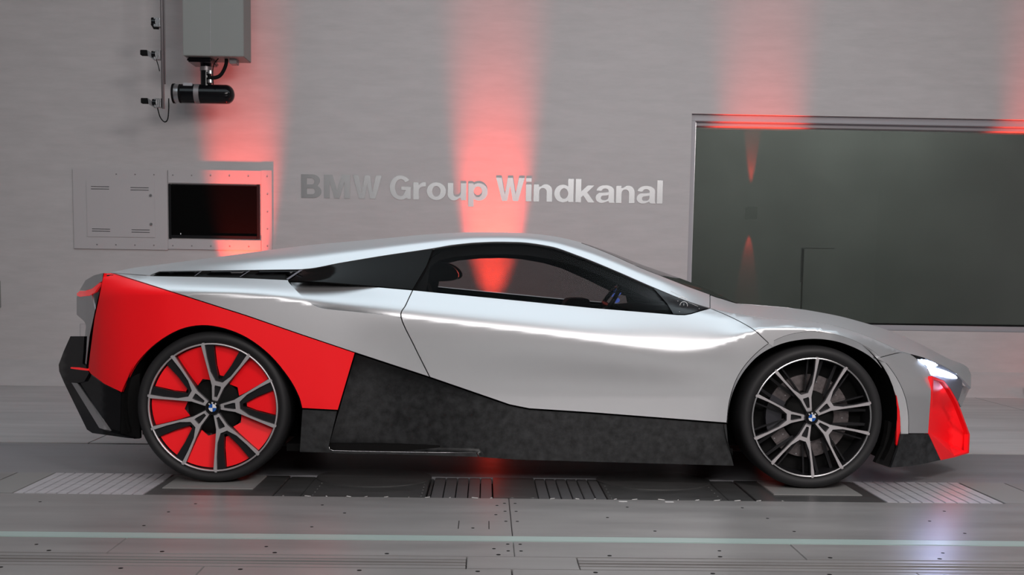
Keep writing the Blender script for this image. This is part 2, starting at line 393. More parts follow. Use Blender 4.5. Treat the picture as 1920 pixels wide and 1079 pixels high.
# dim control room behind the pane
struct(box_obj('wall_control_back', (wx0-.6, XR+.1, YW+2.4, YW+2.5, 0, 3.4), M['room']))
struct(box_obj('floor_control_room', (wx0-.6, XR+.1, YW+.36, YW+2.5, -.1, 0), M['room']))
struct(box_obj('ceiling_control_room', (wx0-.6, XR+.1, YW+.36, YW+2.5, 3.4, 3.5), M['room']))
struct(box_obj('wall_control_left', (wx0-.7, wx0-.6, YW+.36, YW+2.5, -.1, 3.5), M['room']))
struct(box_obj('wall_control_right', (XR+.1, XR+.2, YW+.36, YW+2.5, -.1, 3.5), M['room']))
area('control_room_light', (wx0+1.8, YW+1.3, 3.2), (wx0+1.8, YW+1.9, 0), 3.4, .8, 62, (1, 1, .97))
YM = YW+.9  # bars and post added to draw thin bright lines in the pane
d = empty('added_frame', (U(1535, 530, YM).x, YM, 0)); tag(d, 'thin angled bars on a post, added for the faint bright lines in the long window pane', 'frame')
mi = Matrix.Translation(-d.location)
def mq(n_, a, b, y0, y1, m_):
    p, q = U(*a, YM), U(*b, YM); o = box_obj(n_, (p.x, q.x, y0, y1, q.z, p.z), m_, d, .001); o.matrix_parent_inverse = mi
mq('frame_bar', (1504, 465), (1566, 467), YM, YM+.03, M['steel']); mq('frame_bar', (1504, 467), (1505.5, 530), YM, YM+.03, M['steel'])
o = box_obj('stand', (U(1504, 530, YM).x, U(1505.5, 530, YM).x, YM, YM+.03, 0, U(1504, 530, YM).z), M['housing'], d); o.matrix_parent_inverse = mi

# ---- red up-lights at the foot of the wall
RED = (1.0, .045, .02)
LENS = mat('red_lens', (1, .1, .1), .3, emis=(1, .05, .03), es=3)
def uplight(px, py, power, label, spill=1.0, wd=.30):
    X = XZ(px, py)[0]; e = empty('uplight', (X, YW-.34, 0)); tag(e, label, 'light', 'red uplights along the foot of the wall')
    bm = bmesh.new(); box(bm, -.2, .2, -.05, .05, .0, .012, .003); bm_obj('base', bm, M['black'], e)
    bm = bmesh.new(); box(bm, -.19, .19, -.04, .04, .03, .12, .006); bm_obj('lamp_head', bm, M['black'], e)
    for sx in (-.195, .19): bm = bmesh.new(); box(bm, sx, sx+.005, -.02, .02, .01, .09); bm_obj('bracket', bm, M['black'], e)
    bm = bmesh.new(); box(bm, -.17, .17, -.03, .03, .12, .125); bm_obj('lens', bm, LENS, e)
    pl_ = bpy.data.lights.new('uplight_spill', 'POINT'); pl_.energy = spill; pl_.color = RED; pl_.shadow_soft_size = .04; po = bpy.data.objects.new('uplight_spill', pl_); COL.objects.link(po); po.location = (X, YW-.52, .2)
    spot('uplight_beam', (X, YW-.31, .14), (X, YW, 1.38), power, 26, .9, RED, .04)
uplight(925, 400, 1500, 'black floor uplight throwing the wide red beam behind the car roof', 4)
uplight(455, 300, 1150, 'black floor uplight throwing the red beam beside the wall screen')
uplight(1432, 180, 1150, 'black floor uplight below the long window')
uplight(1945, 500, 1150, 'black floor uplight at the right end of the wall')

# ---- letters on the wall
def wall_text(body, x0, x1, ybase, capH_px):
    cu = bpy.data.curves.new('letters', 'FONT'); cu.body = body; cu.extrude = .008; cu.offset = .012; cu.size = 1; cu.space_character = 1.06
    o = bpy.data.objects.new('tmp', cu); COL.objects.link(o); bpy.context.view_layer.update()
    dg = bpy.context.evaluated_depsgraph_get(); me = bpy.data.meshes.new_from_object(o.evaluated_get(dg)); bpy.data.objects.remove(o)
    return me
LET = 'BMW Group Windkanal'
sign = empty('wall_lettering', (XZ(565, 371)[0], YW, XZ(565, 371)[1]))
tag(sign, 'silver metal lettering fixed to the wall above the car roof', 'sign')

# Own bold grotesque glyphs: (outline, holes) in units of cap height
def arc(cx, cy, rx, ry, a0, a1, n=12): return [(cx+rx*math.cos(math.radians(a0+(a1-a0)*k/n)), cy+ry*math.sin(math.radians(a0+(a1-a0)*k/n))) for k in range(n+1)]
S_ = .195; XH = .74
def ring(cx, w=.66):
    return arc(cx, XH/2, w/2, XH/2+.01, 0, 360, 32)[:-1], arc(cx, XH/2, w/2-S_*.98, XH/2-.145, 0, 360, 28)[:-1]
def G_B():
    o_ = [(0, 0), (.40, 0)]+arc(.42, .275, .28, .275, -90, 60, 12)+arc(.40, .745, .25, .255, -40, 90, 10)+[(0, 1)]
    return [(o_, [[(S_, .155), (.38, .155)]+arc(.38, .285, .10, .13, -90, 90, 8)+[(S_, .415)], [(S_, .575), (.37, .575)]+arc(.37, .71, .085, .135, -90, 90, 8)+[(S_, .845)]])], .79
def G_M(): return [([(0, 0), (S_, 0), (S_, .70), (.36, 0), (.54, 0), (.90-S_, .70), (.90-S_, 0), (.90, 0), (.90, 1), (.61, 1), (.45, .32), (.29, 1), (0, 1)], [])], 1.0
def G_W(w=1.0, h=1.0, s=.2):
    return [([(0, h), (.215*w/1, 0), (.405*w, 0), (.5*w, .62*h), (.595*w, 0), (.785*w, 0), (w, h), (.80*w, h), (.685*w, .30*h), (.59*w, h), (.41*w, h), (.315*w, .30*h), (.20*w, h)], [])], w+.05
def G_G():
    o_ = arc(.38, .5, .38, .52, 38, 360-52, 26)+[(.60, .02), (.735, .02), (.735, .54), (.40, .54), (.40, .395), (.565, .395)]+arc(.385, .5, .20, .36, 360-62, 38, 22)
    return [(o_, [])], .82
def G_r(): return [([(0, 0), (S_, 0), (S_, .40)]+arc(.38, .38, .185, .19, 178, 95, 6)+[(.44, .565), (.44, XH+.01)]+arc(.38, .5, .2, .25, 80, 140, 4)+[(.185, .62), (.185, XH-.005), (0, XH-.005)], [])], .47
def G_o(): a, b = ring(.335, .67); return [(a, [b])], .73
def G_n():
    return [([(0, 0), (S_, 0), (S_, .42)]+arc(.325, .43, .13, .155, 180, 0, 10)+[(.455, 0), (.65, 0), (.65, .47)]+arc(.43, .48, .22, .27, 0, 140, 10)+[(.185, .64), (.185, XH-.005), (0, XH-.005)], [])], .72
def G_u():
    p, w_ = G_n(); return [([(.65-x, XH-.005-y) for x, y in p[0][0]], [])], w_
def bowl(): return arc(.36, XH/2, .33, XH/2+.01, -140, 140, 22)
def G_p():
    o_ = [(0, -.27), (S_, -.27), (S_, .06)]+arc(.37, XH/2, .31, XH/2+.01, -120, 128, 20)+[(.185, .64), (.185, XH-.005), (0, XH-.005)]
    return [(o_, [arc(.335, XH/2, .145, .225, 0, 360, 24)[:-1]])], .73
def G_d():
    p, w_ = G_p(); o_ = [(.68-x, XH-.005-y) for x, y in p[0][0]]; h = [(.68-x, XH-.005-y) for x, y in p[0][1][0]]
    o_ = [(x, y if y < XH+.1 else 1.0) for x, y in o_]; return [(o_, [h])], .75
def G_i(): return [([(0, 0), (S_, 0), (S_, XH-.01), (0, XH-.01)], []), ([(0, .84), (S_, .84), (S_, 1), (0, 1)], [])], .27
def G_l(): return [([(0, 0), (S_, 0), (S_, 1), (0, 1)], [])], .27
def G_k(): return [([(0, 0), (S_, 0), (S_, .215), (.27, .29), (.44, 0), (.67, 0), (.405, .43), (.65, XH-.01), (.42, XH-.01), (S_, .47), (S_, 1), (0, 1)], [])], .70
def G_a():
    o_ = [(.03, .52)]+[(.21, .50)]+arc(.335, .49, .125, .125, 160, 10, 8)+[(.455, .455), (.30, .43)]+arc(.22, .215, .215, .225, 110, 300, 14)+[(.46, .075), (.48, 0), (.68, 0), (.655, .06), (.65, .12), (.65, .52)]+arc(.345, .52, .305, .235, 0, 172, 14)
    return [(o_, [[(.455, .335), (.33, .305)]+arc(.275, .205, .085, .095, 100, 270, 8)+arc(.33, .24, .125, .13, -80, 10, 6)])], .72
GL = {'B': G_B, 'M': G_M, 'W': G_W, 'G': G_G, 'r': G_r, 'o': G_o, 'u': G_u, 'p': G_p, 'i': G_i, 'n': G_n, 'd': G_d, 'k': G_k, 'a': G_a, 'l': G_l}
def layout(s):
    x = 0; out = []
    for ch in s:
        if ch == ' ': out.append((ch, x)); x += .23; continue
        out.append((ch, x)); x += GL[ch]()[1]
    return out, x
lay, tw = layout(LET)
ax, az = XZ(563, 370.5); bx_, bz = XZ(1240, 383.5); capz = (XZ(600, 327)[1]-XZ(600, 371)[1])
sx_ = (bx_-ax)/(tw-.07)
for ch, x in lay:
    if ch == ' ': continue
    bm = None
    parts_, _ = GL[ch]()
    vv = []; ff = []
    for k, (o_, hs) in enumerate(parts_):
        V, T = triangulate(o_, hs, grid=False)
        me_f = [Vector(((x+v[0])*sx_, -.004, v[1]*capz)) for v in V]; me_b = [Vector((p.x, -.0005, p.z)) for p in me_f]
        b0 = len(vv); vv += me_f+me_b; nV = len(V); cnt = {}
        for t in T.tolist():
            a_, b_, c_ = [me_f[i] for i in t]
            if (b_-a_).cross(c_-a_).y > 0: t = t[::-1]
            ff.append(tuple(b0+i for i in t))
            for i in range(3): cnt[(t[i], t[(i+1) % 3])] = 1
        for (a_, b_) in cnt:
            if (b_, a_) not in cnt: ff.append((b0+b_, b0+a_, b0+a_+nV, b0+b_+nV))
    mesh_obj('letter', vv, ff, M['letters'], sign)

# ---- access panel with screen
px0, pz1 = XZ(137, 317); px1, pz0 = XZ(511, 469)
ap = empty('wall_panel', ((px0+px1)/2, YW, pz0)); tag(ap, 'large pale screwed-on wall panel around the dark screen', 'panel')
def wq(name, p, q, y0, y1, m, parent, bev=0):
    x0, z1 = XZ(*p); x1, z0 = XZ(*q); o = box_obj(name, (x0, x1, YW-y1, YW-y0, z0, z1), m, None, bev); o.parent = parent
    o.matrix_parent_inverse = Matrix.Translation(-parent.location); return o
for a, b in (((137, 317), (316, 469)), ((490, 320), (511, 471)), ((316, 318), (490, 346)), ((316, 449), (490, 470))):
    wq('panel_sheet', a, b, 0, .014, M['panel'], ap)
dr = wq('hatch_door', (163, 340), (292, 446), .0142, .019, M['panel'], ap, .001)
for (x, y) in ((172, 350.5), (172, 355), (246, 352.5), (246, 357), (174, 430), (174, 434), (248, 431.5), (248, 436)):
    o = wq('vent_slot', (x, y-.8), (x+34, y+.8), .0191, .0196, M['black'], ap)
for (x, y) in ((284, 367), (285, 421)):
    bm = bmesh.new(); X, Z = XZ(x, y); cyl(bm, (X, YW-.019, Z), (X, YW-.027, Z), .011, seg=14); o = bm_obj('latch', bm, M['steel'], ap); o.matrix_parent_inverse = Matrix.Translation(-ap.location)
bm = bmesh.new()
for k in range(9):
    for (x, y) in ((219+35.3*k, 327+.6*k), (183+35.5*k, 459+.5*k)):
        X, Z = XZ(x, y); cyl(bm, (X, YW-.013, Z), (X, YW-.0155, Z), .006, seg=8)
for y in (365, 398, 430, 462): X, Z = XZ(502, y); cyl(bm, (X, YW-.013, Z), (X, YW-.0155, Z), .006, seg=8)
o = bm_obj('screws', bm, M['pole'], ap); o['kind'] = 'stuff'; o.matrix_parent_inverse = Matrix.Translation(-ap.location)
tv = empty('wall_screen', (XZ(402, 448)[0], YW, XZ(402, 448)[1])); tag(tv, 'black flat screen set into the wall panel, switched off', 'television')
wq('screen', (317, 346), (487, 448), .001, .006, M['tv_screen'], tv)
for a, b in (((316, 345), (322, 448)), ((482, 347), (488, 449)), ((322, 345), (482, 350)), ((322, 441), (482, 449))):
    wq('bezel', a, b, .001, .012, M['tv_frame'], tv)
wq('status_light', (338.5, 437.5), (340, 440), .006, .007, M['white'], tv)
# dark unit cut by the left frame edge, small wall lid behind the tail
o = empty('wall_socket', (XZ(-4, 575)[0], YW, XZ(-4, 577)[1])); tag(o, 'dark narrow box on the wall at the left edge of the photo', 'box')
wq('cover', (-14, 526), (2.5, 577), 0, .03, M['housing'], o, .003); wq('face_plate', (-13, 529), (1, 574), .03, .033, M['tv_frame'], o)
o = empty('flush_lid', (XZ(156, 636)[0], YW, XZ(156, 636)[1])); tag(o, 'small square flush lid in the wall behind the tail of the car', 'panel')
wq('lid', (151, 609), (168, 636), 0, .002, M['panel'], o); 
bm = bmesh.new()
for a, b in (((150, 608), (151, 637)), ((150, 607.5), (168, 608.5))):
    x0, z1 = XZ(*a); x1, z0 = XZ(*b); box(bm, x0, x1, YW-.003, YW-.0001, z0, z1)
q = bm_obj('lid_joint', bm, M['frame'], o); q.matrix_parent_inverse = Matrix.Translation(-o.location)

# ---- hanging probe housing
YH = 3.85
def HX(x, y): p = U(x, y, YH); return p.x, p.z
hx0, hz0 = HX(343, 104); hx1, _ = HX(457, 104)
ho = empty('probe_traverse', ((hx0+hx1)/2, YH+.25, CEIL)); tag(ho, 'grey box housing hanging from the ceiling with a black probe arm under it', 'measuring device')
inv = Matrix.Translation(-ho.location)
def hp(o): o.matrix_parent_inverse = inv; return o
hp(box_obj('housing', (hx0, hx1, YH, YH+.28, hz0, CEIL), M['housing'], ho, .004))
X, Z = HX(395, 104)
bm = bmesh.new()
for y in (22, 60, 98): cyl(bm, (X, YH-.003, HX(395, y)[1]), (X, YH+.002, HX(395, y)[1]), .004, seg=8)
cyl(bm, (X, YH-.001, hz0+.01), (X, YH-.001, CEIL-.01), .0015, seg=6)
hp(bm_obj('seam', bm, M['frame'], ho))
x0, _ = HX(345, 0); x1, z1 = HX(393, 104); _, z0 = HX(0, 109)
hp(box_obj('base_flange', (x0, x1, YH+.06, YH+.3, hz0-.035, hz0), M['black_gloss'], ho, .01))
X, _ = HX(373, 0); zc = HX(373, 169)[1]
rr = (HX(373, 150)[1]-HX(373, 187)[1])/2
bm = bmesh.new(); cyl(bm, (X, YH+.2, hz0-.03), (X, YH+.2, zc), .042, seg=28); hp(bm_obj('arm', bm, M['black_gloss'], ho, True, 40))
bm = bmesh.new(); cyl(bm, (X, YH+.2, hz0-.05), (X, YH+.2, hz0-.08), .046, seg=28); hp(bm_obj('collar', bm, M['pole'], ho, True, 40))
XA = HX(326, 0)[0]; XB = HX(412, 0)[0]
bm = bmesh.new(); lathe(bm, [(0, rr), (XB-XA, rr)]+[(XB-XA+rr*.85*math.sin(a*PI/16), max(.0008, rr*math.cos(a*PI/16))) for a in range(1, 9)], 32)
bmesh.ops.rotate(bm, verts=bm.verts, cent=(0, 0, 0), matrix=Matrix.Rotation(-PI/2, 3, 'Z')); bmesh.ops.translate(bm, verts=bm.verts, vec=(XA, YH+.2, zc)); hp(bm_obj('probe_body', bm, M['black_gloss'], ho, True))
for a, b, m_, r_ in ((309, 313, 'black', 1.02), (313, 322, 'steel', .97), (322, 327, 'black', .98), (352, 362, 'pole', 1.02)):
    bm = bmesh.new(); cyl(bm, (HX(a, 0)[0], YH+.2, zc), (HX(b, 0)[0], YH+.2, zc), rr*r_, seg=32); hp(bm_obj('ring', bm, M[m_], ho, True, 40))
x0, z1 = HX(333, 149); x1, z0 = HX(351, 156); hp(box_obj('nameplate', (x0, x1, YH+.15, YH+.25, z0, z1), M['frame'], ho, .003))
bm = bmesh.new(); pts = [HX(*p) for p in cr([(418, 104), (417, 116), (411, 130), (404, 138), (394, 141), (383, 140)], 4)]
tube(bm, [(a, YH+.12, b) for a, b in pts], .014, 10); hp(bm_obj('hose', bm, M['black'], ho, True))
bm = bmesh.new(); pts = [HX(*p) for p in cr([(404, 105), (396, 115), (393, 130), (394, 155)], 4)]
tube(bm, [(a, YH+.1, b) for a, b in pts], .004, 6); hp(bm_obj('cable', bm, M['black'], ho, True))
x0, z1 = HX(424, 105); x1, z0 = HX(438, 115); hp(box_obj('connector', (x0, x1, YH+.1, YH+.2, z0, z1), M['pole'], ho, .004))
X, _ = HX(385, 0)
for y in (130, 147):
    bm = bmesh.new(); cyl(bm, (X, YH+.14, HX(385, y-3)[1]), (X, YH+.14, HX(385, y+3)[1]), .022, seg=12)
    hp(bm_obj('fitting', bm, M['steel'], ho))

# ---- mast with three small lamps
ms = empty('sensor_mast', (HX(305, 200)[0], YH, CEIL)); tag(ms, 'thin vertical double-tube mast left of the grey housing', 'mast')
inv2 = Matrix.Translation(-ms.location)
for a, b in ((302.5, 306), (308, 309.5)):
    bm = bmesh.new(); x0, z0 = HX(b, 204 if a < 305 else 158); cyl(bm, (x0, YH, z0), (HX(a, 0)[0]+.0, YH, CEIL), .012 if a < 305 else .006, seg=12); o = bm_obj('tube', bm, M['pole'], ms, True); o.matrix_parent_inverse = inv2
for cx_, cy_, kind, lab in ((300, 43, 0, 'small black sensor on the mast, topmost and seen end-on'), (300, 104, 1, 'small black camera clamped to the mast, middle of three'), (301, 194, 1, 'small black camera clamped to the foot of the mast, lowest')):
    X, Z = HX(cx_, cy_); s = .0043
    e = empty('clamp_camera', (X, YH, Z)); tag(e, lab, 'camera')
    bm = bmesh.new()
    for k in range(4): box(bm, (-9.5+3.0*k)*s, (-7+3.0*k)*s, -.03, .03, (-8)*s, (8)*s, .002)
    bm_obj('clamp', bm, M['steel'], e)
    bm = bmesh.new(); cyl(bm, (-13*s, -.012, 1*s), (-6*s, -.012, 1*s), .026, seg=16); bm_obj('swivel', bm, M['black_gloss'], e)
    if kind:
        bm = bmesh.new(); box(bm, -33*s, -21*s, -.03, .02, -1*s, 8*s, .003); bm_obj('camera_body', bm, M['black'], e)
        bm = bmesh.new(); prism(bm, [(-21*s, -.02, 8*s), (-18*s, -.02, 6*s), (-5*s, -.02, -8*s), (-9*s, -.02, -9*s), (-20*s, -.02, -2*s)], (0, .03, 0)); bmesh.ops.recalc_face_normals(bm, faces=bm.faces); bm_obj('bracket', bm, M['steel'], e)
    else:
        bm = bmesh.new(); box(bm, -14*s, -8*s, -.03, .02, -4*s, 8*s, .004); bm_obj('camera_body', bm, M['black'], e)
        bm = bmesh.new(); tube(bm, [(-13*s, -.02, -3*s), (-9*s, -.02, -10*s), (-1*s, -.02, -10*s)], .01, 8); bm_obj('bracket', bm, M['black'], e)
bm = bmesh.new(); pts = [HX(*p) for p in cr([(296, 203), (301, 220), (309, 229), (315, 224), (317, 205), (317, 185)], 5)]
tube(bm, [(a, YH-.01, b) for a, b in pts], .0045, 6); o = bm_obj('cable', bm, M['black'], ms, True); o.matrix_parent_inverse = inv2
bm = bmesh.new(); pts = [HX(*p) for p in cr([(294, 113), (297, 122), (300, 134)], 4)]
tube(bm, [(a, YH-.01, b) for a, b in pts], .0035, 6); o = bm_obj('cable', bm, M['black'], ms, True); o.matrix_parent_inverse = inv2

# ---- lamp on the opposite wall (its reflection shows in the window)
LX, LZ = 5.05, 2.2
e = empty('wall_lamp', (LX, YF, LZ)); tag(e, 'dark wall lamp opposite, seen as a reflection with a red beam in the window', 'lamp')
box_obj('lamp_body', (-.10, .10, .02, .22, -.12, .12), M['black'], e, .01); box_obj('back_plate', (-.06, .06, 0, .02, -.1, .1), M['steel'], e)
spot('wall_lamp_beam_up', (LX, YF+.10, LZ+.14), (LX, YF+.01, LZ+1.5), 900, 15, .6, RED, .02)
spot('wall_lamp_beam_down', (LX, YF+.10, LZ-.14), (LX, YF+.01, LZ-.9), 160, 22, .6, RED, .02)

# ================================================================== CAR
YCC = .97       # centre plane of the car
car = empty('sports_car', (0, YCC, 0)); tag(car, 'low silver and red mid-engined sports coupe with glowing headlight', 'car')
CINV = Matrix.Translation(-car.location)
def cp(o): o.parent = car; o.matrix_parent_inverse = CINV; return o
def pl(pts): a = np.array(pts, float); return pchip(a[:, 0], a[:, 1])
T_pts = [(143, 551), (160, 526), (195, 512), (212, 510), (251, 502.6), (299, 496.5), (406, 482.5), (509, 468.5), (600, 458), (703, 449), (800, 440), (850, 437), (898, 435.5), (945, 435.8), (992, 438), (1039, 443.5), (1070, 450), (1100, 458), (1150, 475.5), (1203, 496.5), (1250, 513), (1297, 530.5), (1345, 551), (1386, 569.5), (1400, 572), (1430, 574), (1462, 576.5), (1500, 580), (1537, 586), (1575, 593.5), (1611, 603), (1666, 620), (1722, 644), (1778, 673), (1817, 692), (1822, 706)]
K1_pts = [(143, 553), (160, 528), (195, 514), (240, 513), (298, 508.7), (430, 507), (568, 505), (640, 493), (718, 480), (809, 466.5), (850, 459.5), (898, 455), (935, 453.8), (969, 454.3), (1030, 462), (1086, 480.5), (1156, 509), (1227, 540), (1297, 568), (1331, 578), (1386, 589), (1440, 597), (1482, 601), (1523, 604), (1557, 609), (1590, 618), (1623, 629.5), (1657, 644), (1690, 659), (1709, 664.5), (1733, 671), (1765, 685), (1796, 703), (1822, 730)]
K2_pts = [(143, 560), (190, 522), (280, 517.5), (364, 518.5), (448, 520.6), (540, 525), (605, 530), (687, 536.5), (774, 544), (828, 549.3), (969, 563), (1109, 577), (1231, 587), (1292, 592), (1331, 596), (1386, 604), (1440, 606), (1500, 609), (1557, 615), (1590, 625), (1623, 640), (1657, 660), (1690, 680), (1740, 695), (1822, 740)]
K3_pts = [(143, 570), (190, 560), (280, 555), (351, 553), (406, 554), (503, 559.5), (600, 574), (690, 586.5), (752, 595.5), (875, 611), (1016, 628), (1109, 641), (1203, 655), (1273, 662), (1320, 658), (1367, 643), (1400, 629), (1440, 617), (1480, 614), (1523, 619), (1557, 626), (1592, 640), (1640, 668), (1690, 705), (1745, 720), (1822, 760)]
K_T, K_1, K_2, K_3 = map(pl, (T_pts, K1_pts, K2_pts, K3_pts))
Y_T = pl([(143, .90), (195, .86), (300, .84), (600, .84), (900, .80), (1100, .80), (1386, .84), (1500, .86), (1700, .90), (1822, .95)])
Y_1 = pl([(143, .52), (170, .28), (190, .20), (298, .25), (568, .28), (809, .36), (969, .40), (1100, .37), (1227, .29), (1331, .18), (1440, .125), (1557, .115), (1657, .15), (1709, .21), (1765, .38), (1796, .50), (1822, .62)])
Y_2 = pl([(143, .50), (170, .26), (190, .18), (280, .14), (540, .14), (774, .13), (1109, .12), (1292, .11), (1386, .08), (1440, .06), (1557, .055), (1657, .10), (1709, .17), (1765, .32), (1796, .44), (1822, .58)])
Y_3 = pl([(110, .60), (143, .46), (165, .24), (190, .13), (240, .05), (320, .0), (400, -.01), (752, .0), (1100, -.005), (1273, .0), (1367, .0), (1440, -.005), (1557, .0), (1640, .05), (1690, .10), (1745, .20), (1790, .37), (1822, .52)])
Y_4 = pl([(110, .62), (143, .46), (165, .25), (190, .14), (240, .05), (320, .0), (400, -.01), (600, .0), (752, .05), (1100, .06), (1300, .05), (1400, .02), (1557, .01), (1640, .045), (1690, .08), (1745, .17), (1790, .34), (1822, .50)])
Y_5 = pl([(110, .60), (143, .46), (165, .28), (190, .20), (240, .09), (320, .05), (600, .03), (752, .05), (1100, .05), (1377, .04), (1640, .06), (1690, .09), (1745, .17), (1790, .33), (1822, .48)])
RND = pl([(100, .5), (300, .3), (600, .2), (1000, .16), (1200, .18), (1331, .45), (1400, .9), (1500, 1), (1830, 1)])
_cache = {}
def S(x, y):
    kx = round(x*8)
    c = _cache.get(kx)
    if c is None:
        xx = kx/8
        ys = [K_T(xx), K_1(xx), K_2(xx), K_3(xx)]
        ys += [max(ys[3]+30, 745), 0]; ys[5] = max(ys[4]+60, 870)
        for i in range(1, 6): ys[i] = max(ys[i], ys[i-1]+2.5)
        v = [Y_T(xx), Y_1(xx), Y_2(xx), Y_3(xx), Y_4(xx), Y_5(xx)]
        h = [ys[i+1]-ys[i] for i in range(5)]; d = [(v[i+1]-v[i])/h[i] for i in range(5)]
        m = [d[0]]
        for i in range(1, 5):
            if d[i-1]*d[i] > 0:
                w1 = 2*h[i]+h[i-1]; w2 = h[i]+2*h[i-1]; m.append((w1+w2)/(w1/d[i-1]+w2/d[i]))
            else: m.append(0.)
        m.append(d[4]); m[1] = d[1]; c = (ys, v, m, RND(xx)); _cache[kx] = c
    ys, v, m, a = c
    if y <= ys[1]:
        t = min(1., (ys[1]-y)/(ys[1]-ys[0])); return v[1]+(v[0]-v[1])*(a*t+(1-a)*t**6)
    for i in range(1, 5):
        if y <= ys[i+1]: return herm(ys[i], ys[i+1], v[i], v[i+1], m[i], m[i+1], y)
    return v[5]
def surf_normal(fn, x, y, e=1.2):
    a = U(x+e, y, fn(x+e, y))-U(x-e, y, fn(x-e, y)); b = U(x, y+e, fn(x, y+e))-U(x, y-e, fn(x, y-e))
    n = a.cross(b); n.normalize()
    return n if n.y < 0 else -n
def panel(name, outline, m, fn=S, off=0., th=.014, gap=1.05, step=9, rs=None, holes=(), parent=None, mirror=True, analytic=True, smooth=True):
    o_ = inset_poly(dense(outline, step), gap); hs = [dense(h, step) for h in holes]
    V, T = triangulate(o_, hs, step, rs)
    Y = [fn(a, b) for a, b in V]; fr = [U(a, b, yy+off) for (a, b), yy in zip(V, Y)]
    N = [surf_normal(fn, a, b) for a, b in V]
    bk = [p-n*th for p, n in zip(fr, N)]
    o = solid(name, V, T, fr, bk, m, None, smooth, N if analytic else None); cp(o) if parent is None else None
    if parent is not None: o.parent = parent; o.matrix_parent_inverse = parent.matrix_parent_inverse.copy() if False else Matrix.Identity(4)
    if mirror: MIR.append(o)
    return o
MIR = []
def strip(name, xs, topf, botf, m, fn=S, ts=None, th=.012, mirror=True, off=0.):
    """x-monotone strip meshed in rows from bottom (t=0) to top (t=1)"""
    ts = ts or [0, .12, .25, .38, .5, .62, .73, .82, .89, .94, .975, 1.]
    V = []; 
    for x in xs:
        a, b = botf(x), topf(x)
        V += [(x, a+(b-a)*t) for t in ts]
    nt = len(ts); F = []
    for i in range(len(xs)-1):
        for j in range(nt-1):
            k = i*nt+j; F += [(k, k+nt, k+nt+1), (k, k+nt+1, k+1)]
    fr = [U(a, b, fn(a, b)+off) for a, b in V]; N = []
    for i in range(len(xs)):
        for j in range(nt):
            k = i*nt+j; l = fr[max(0, i-1)*nt+j]; r = fr[min(len(xs)-1, i+1)*nt+j]; u_ = fr[i*nt+min(nt-1, j+1)]; d_ = fr[i*nt+max(0, j-1)]
            n = (r-l).cross(u_-d_); n.normalize(); N.append(n if (n.y < 0 or n.z > .3) else -n)
    bk = [p-n*th for p, n in zip(fr, N)]
    o = cp(solid(name, np.array(V), np.array(F), fr, bk, m, None, True, N))
    if mirror: MIR.append(o)
    return o
def interp(pts):
    a = np.array(pts, float); return lambda x: float(np.interp(x, a[:, 0], a[:, 1]))
def cpoly(f, xs): return [(x, f(x)) for x in xs]
K1f = K_1
# shared outline curves
diag = [(208, 511.5), (344, 554.6), (464, 593), (562, 627), (666, 662)]
arch_r = cr([(566, 766), (559, 742), (540, 708), (506, 667), (464, 635), (421, 617), (378.5, 611), (336, 619.5), (293, 645), (259, 679), (240, 711), (228, 737)], 4)
arch_f = cr([(1363.5, 794), (1367, 762.5), (1377, 729), (1396, 695), (1425, 665), (1462, 646), (1500, 637.5), (1537, 636), (1574, 642), (1611, 656.5), (1640, 676), (1663, 705), (1679, 740), (1687, 775), (1689, 814)], 4)
lip_f = cr([(1363, 794), (1368, 752), (1381, 712), (1402, 680), (1434, 650), (1470, 631), (1507, 623), (1530, 622.3), (1555, 625.5), (1592, 635.5), (1629, 654), (1655, 675), (1680, 708), (1696, 743), (1702.5, 778), (1703, 814)], 4)
door_cut = [(774, 544)]+cr([(774, 544), (761, 572), (752, 595.5), (777, 650), (806, 708)], 5)[1:]
fend_cut = cr([(1331, 578), (1360, 590), (1388, 603.5), (1414, 619), (1434, 637), (1450, 652)], 4)
nose_cut = cr([(1641, 673), (1663, 667), (1688, 661.5), (1709, 664.5)], 3)
hl_in = [(1709, 664.5), (1724, 676), (1741, 691), (1747.5, 705)]

# roof side + rear deck strips (silver) and windscreen sliver
seam = lambda x: K_1(x)
x_rear = list(np.linspace(208, 298, 14)); 
deck_bot = interp([(208, 511.5), (280, 516.5), (298.5, 508.7), (400, 507.3), (568, 505.2)])
def roof_bot(x): return deck_bot(x) if x < 568 else K_1(x)-.4
def screen_t(x): return interp([(1083, .96), (1100, .93), (1200, .78), (1290, .72), (1345, .76), (1386, .99)])(x)
def pil_top(x):
    if x < 1090: return K_T(x)
    t = screen_t(x); return K_1(x)+(K_T(x)-K_1(x))*t
strip('roof_panel', list(np.linspace(208, 1090, 120)), K_T, roof_bot, M['silver'])
strip('pillar_panel', list(np.linspace(1090, 1330.5, 34)), pil_top, roof_bot, M['silver'])
wsf = lambda x: pil_top(x)-.6
strip('windscreen', list(np.linspace(1092, 1386, 44)), K_T, wsf, M['screen_glass'], th=.006, ts=[0, .3, .55, .75, .9, 1.])
# hood: from fender ridge to the centre
hood_t = [0, .1, .2, .3, .4, .5, .6, .7, .8, .9, 1]
def hood_top(x): return K_T(x) if x > 1386 else pil_top(x)+.8
strip('bonnet', list(np.linspace(1332, 1820.5, 72)), hood_top, K_1, M['silver'], ts=hood_t)
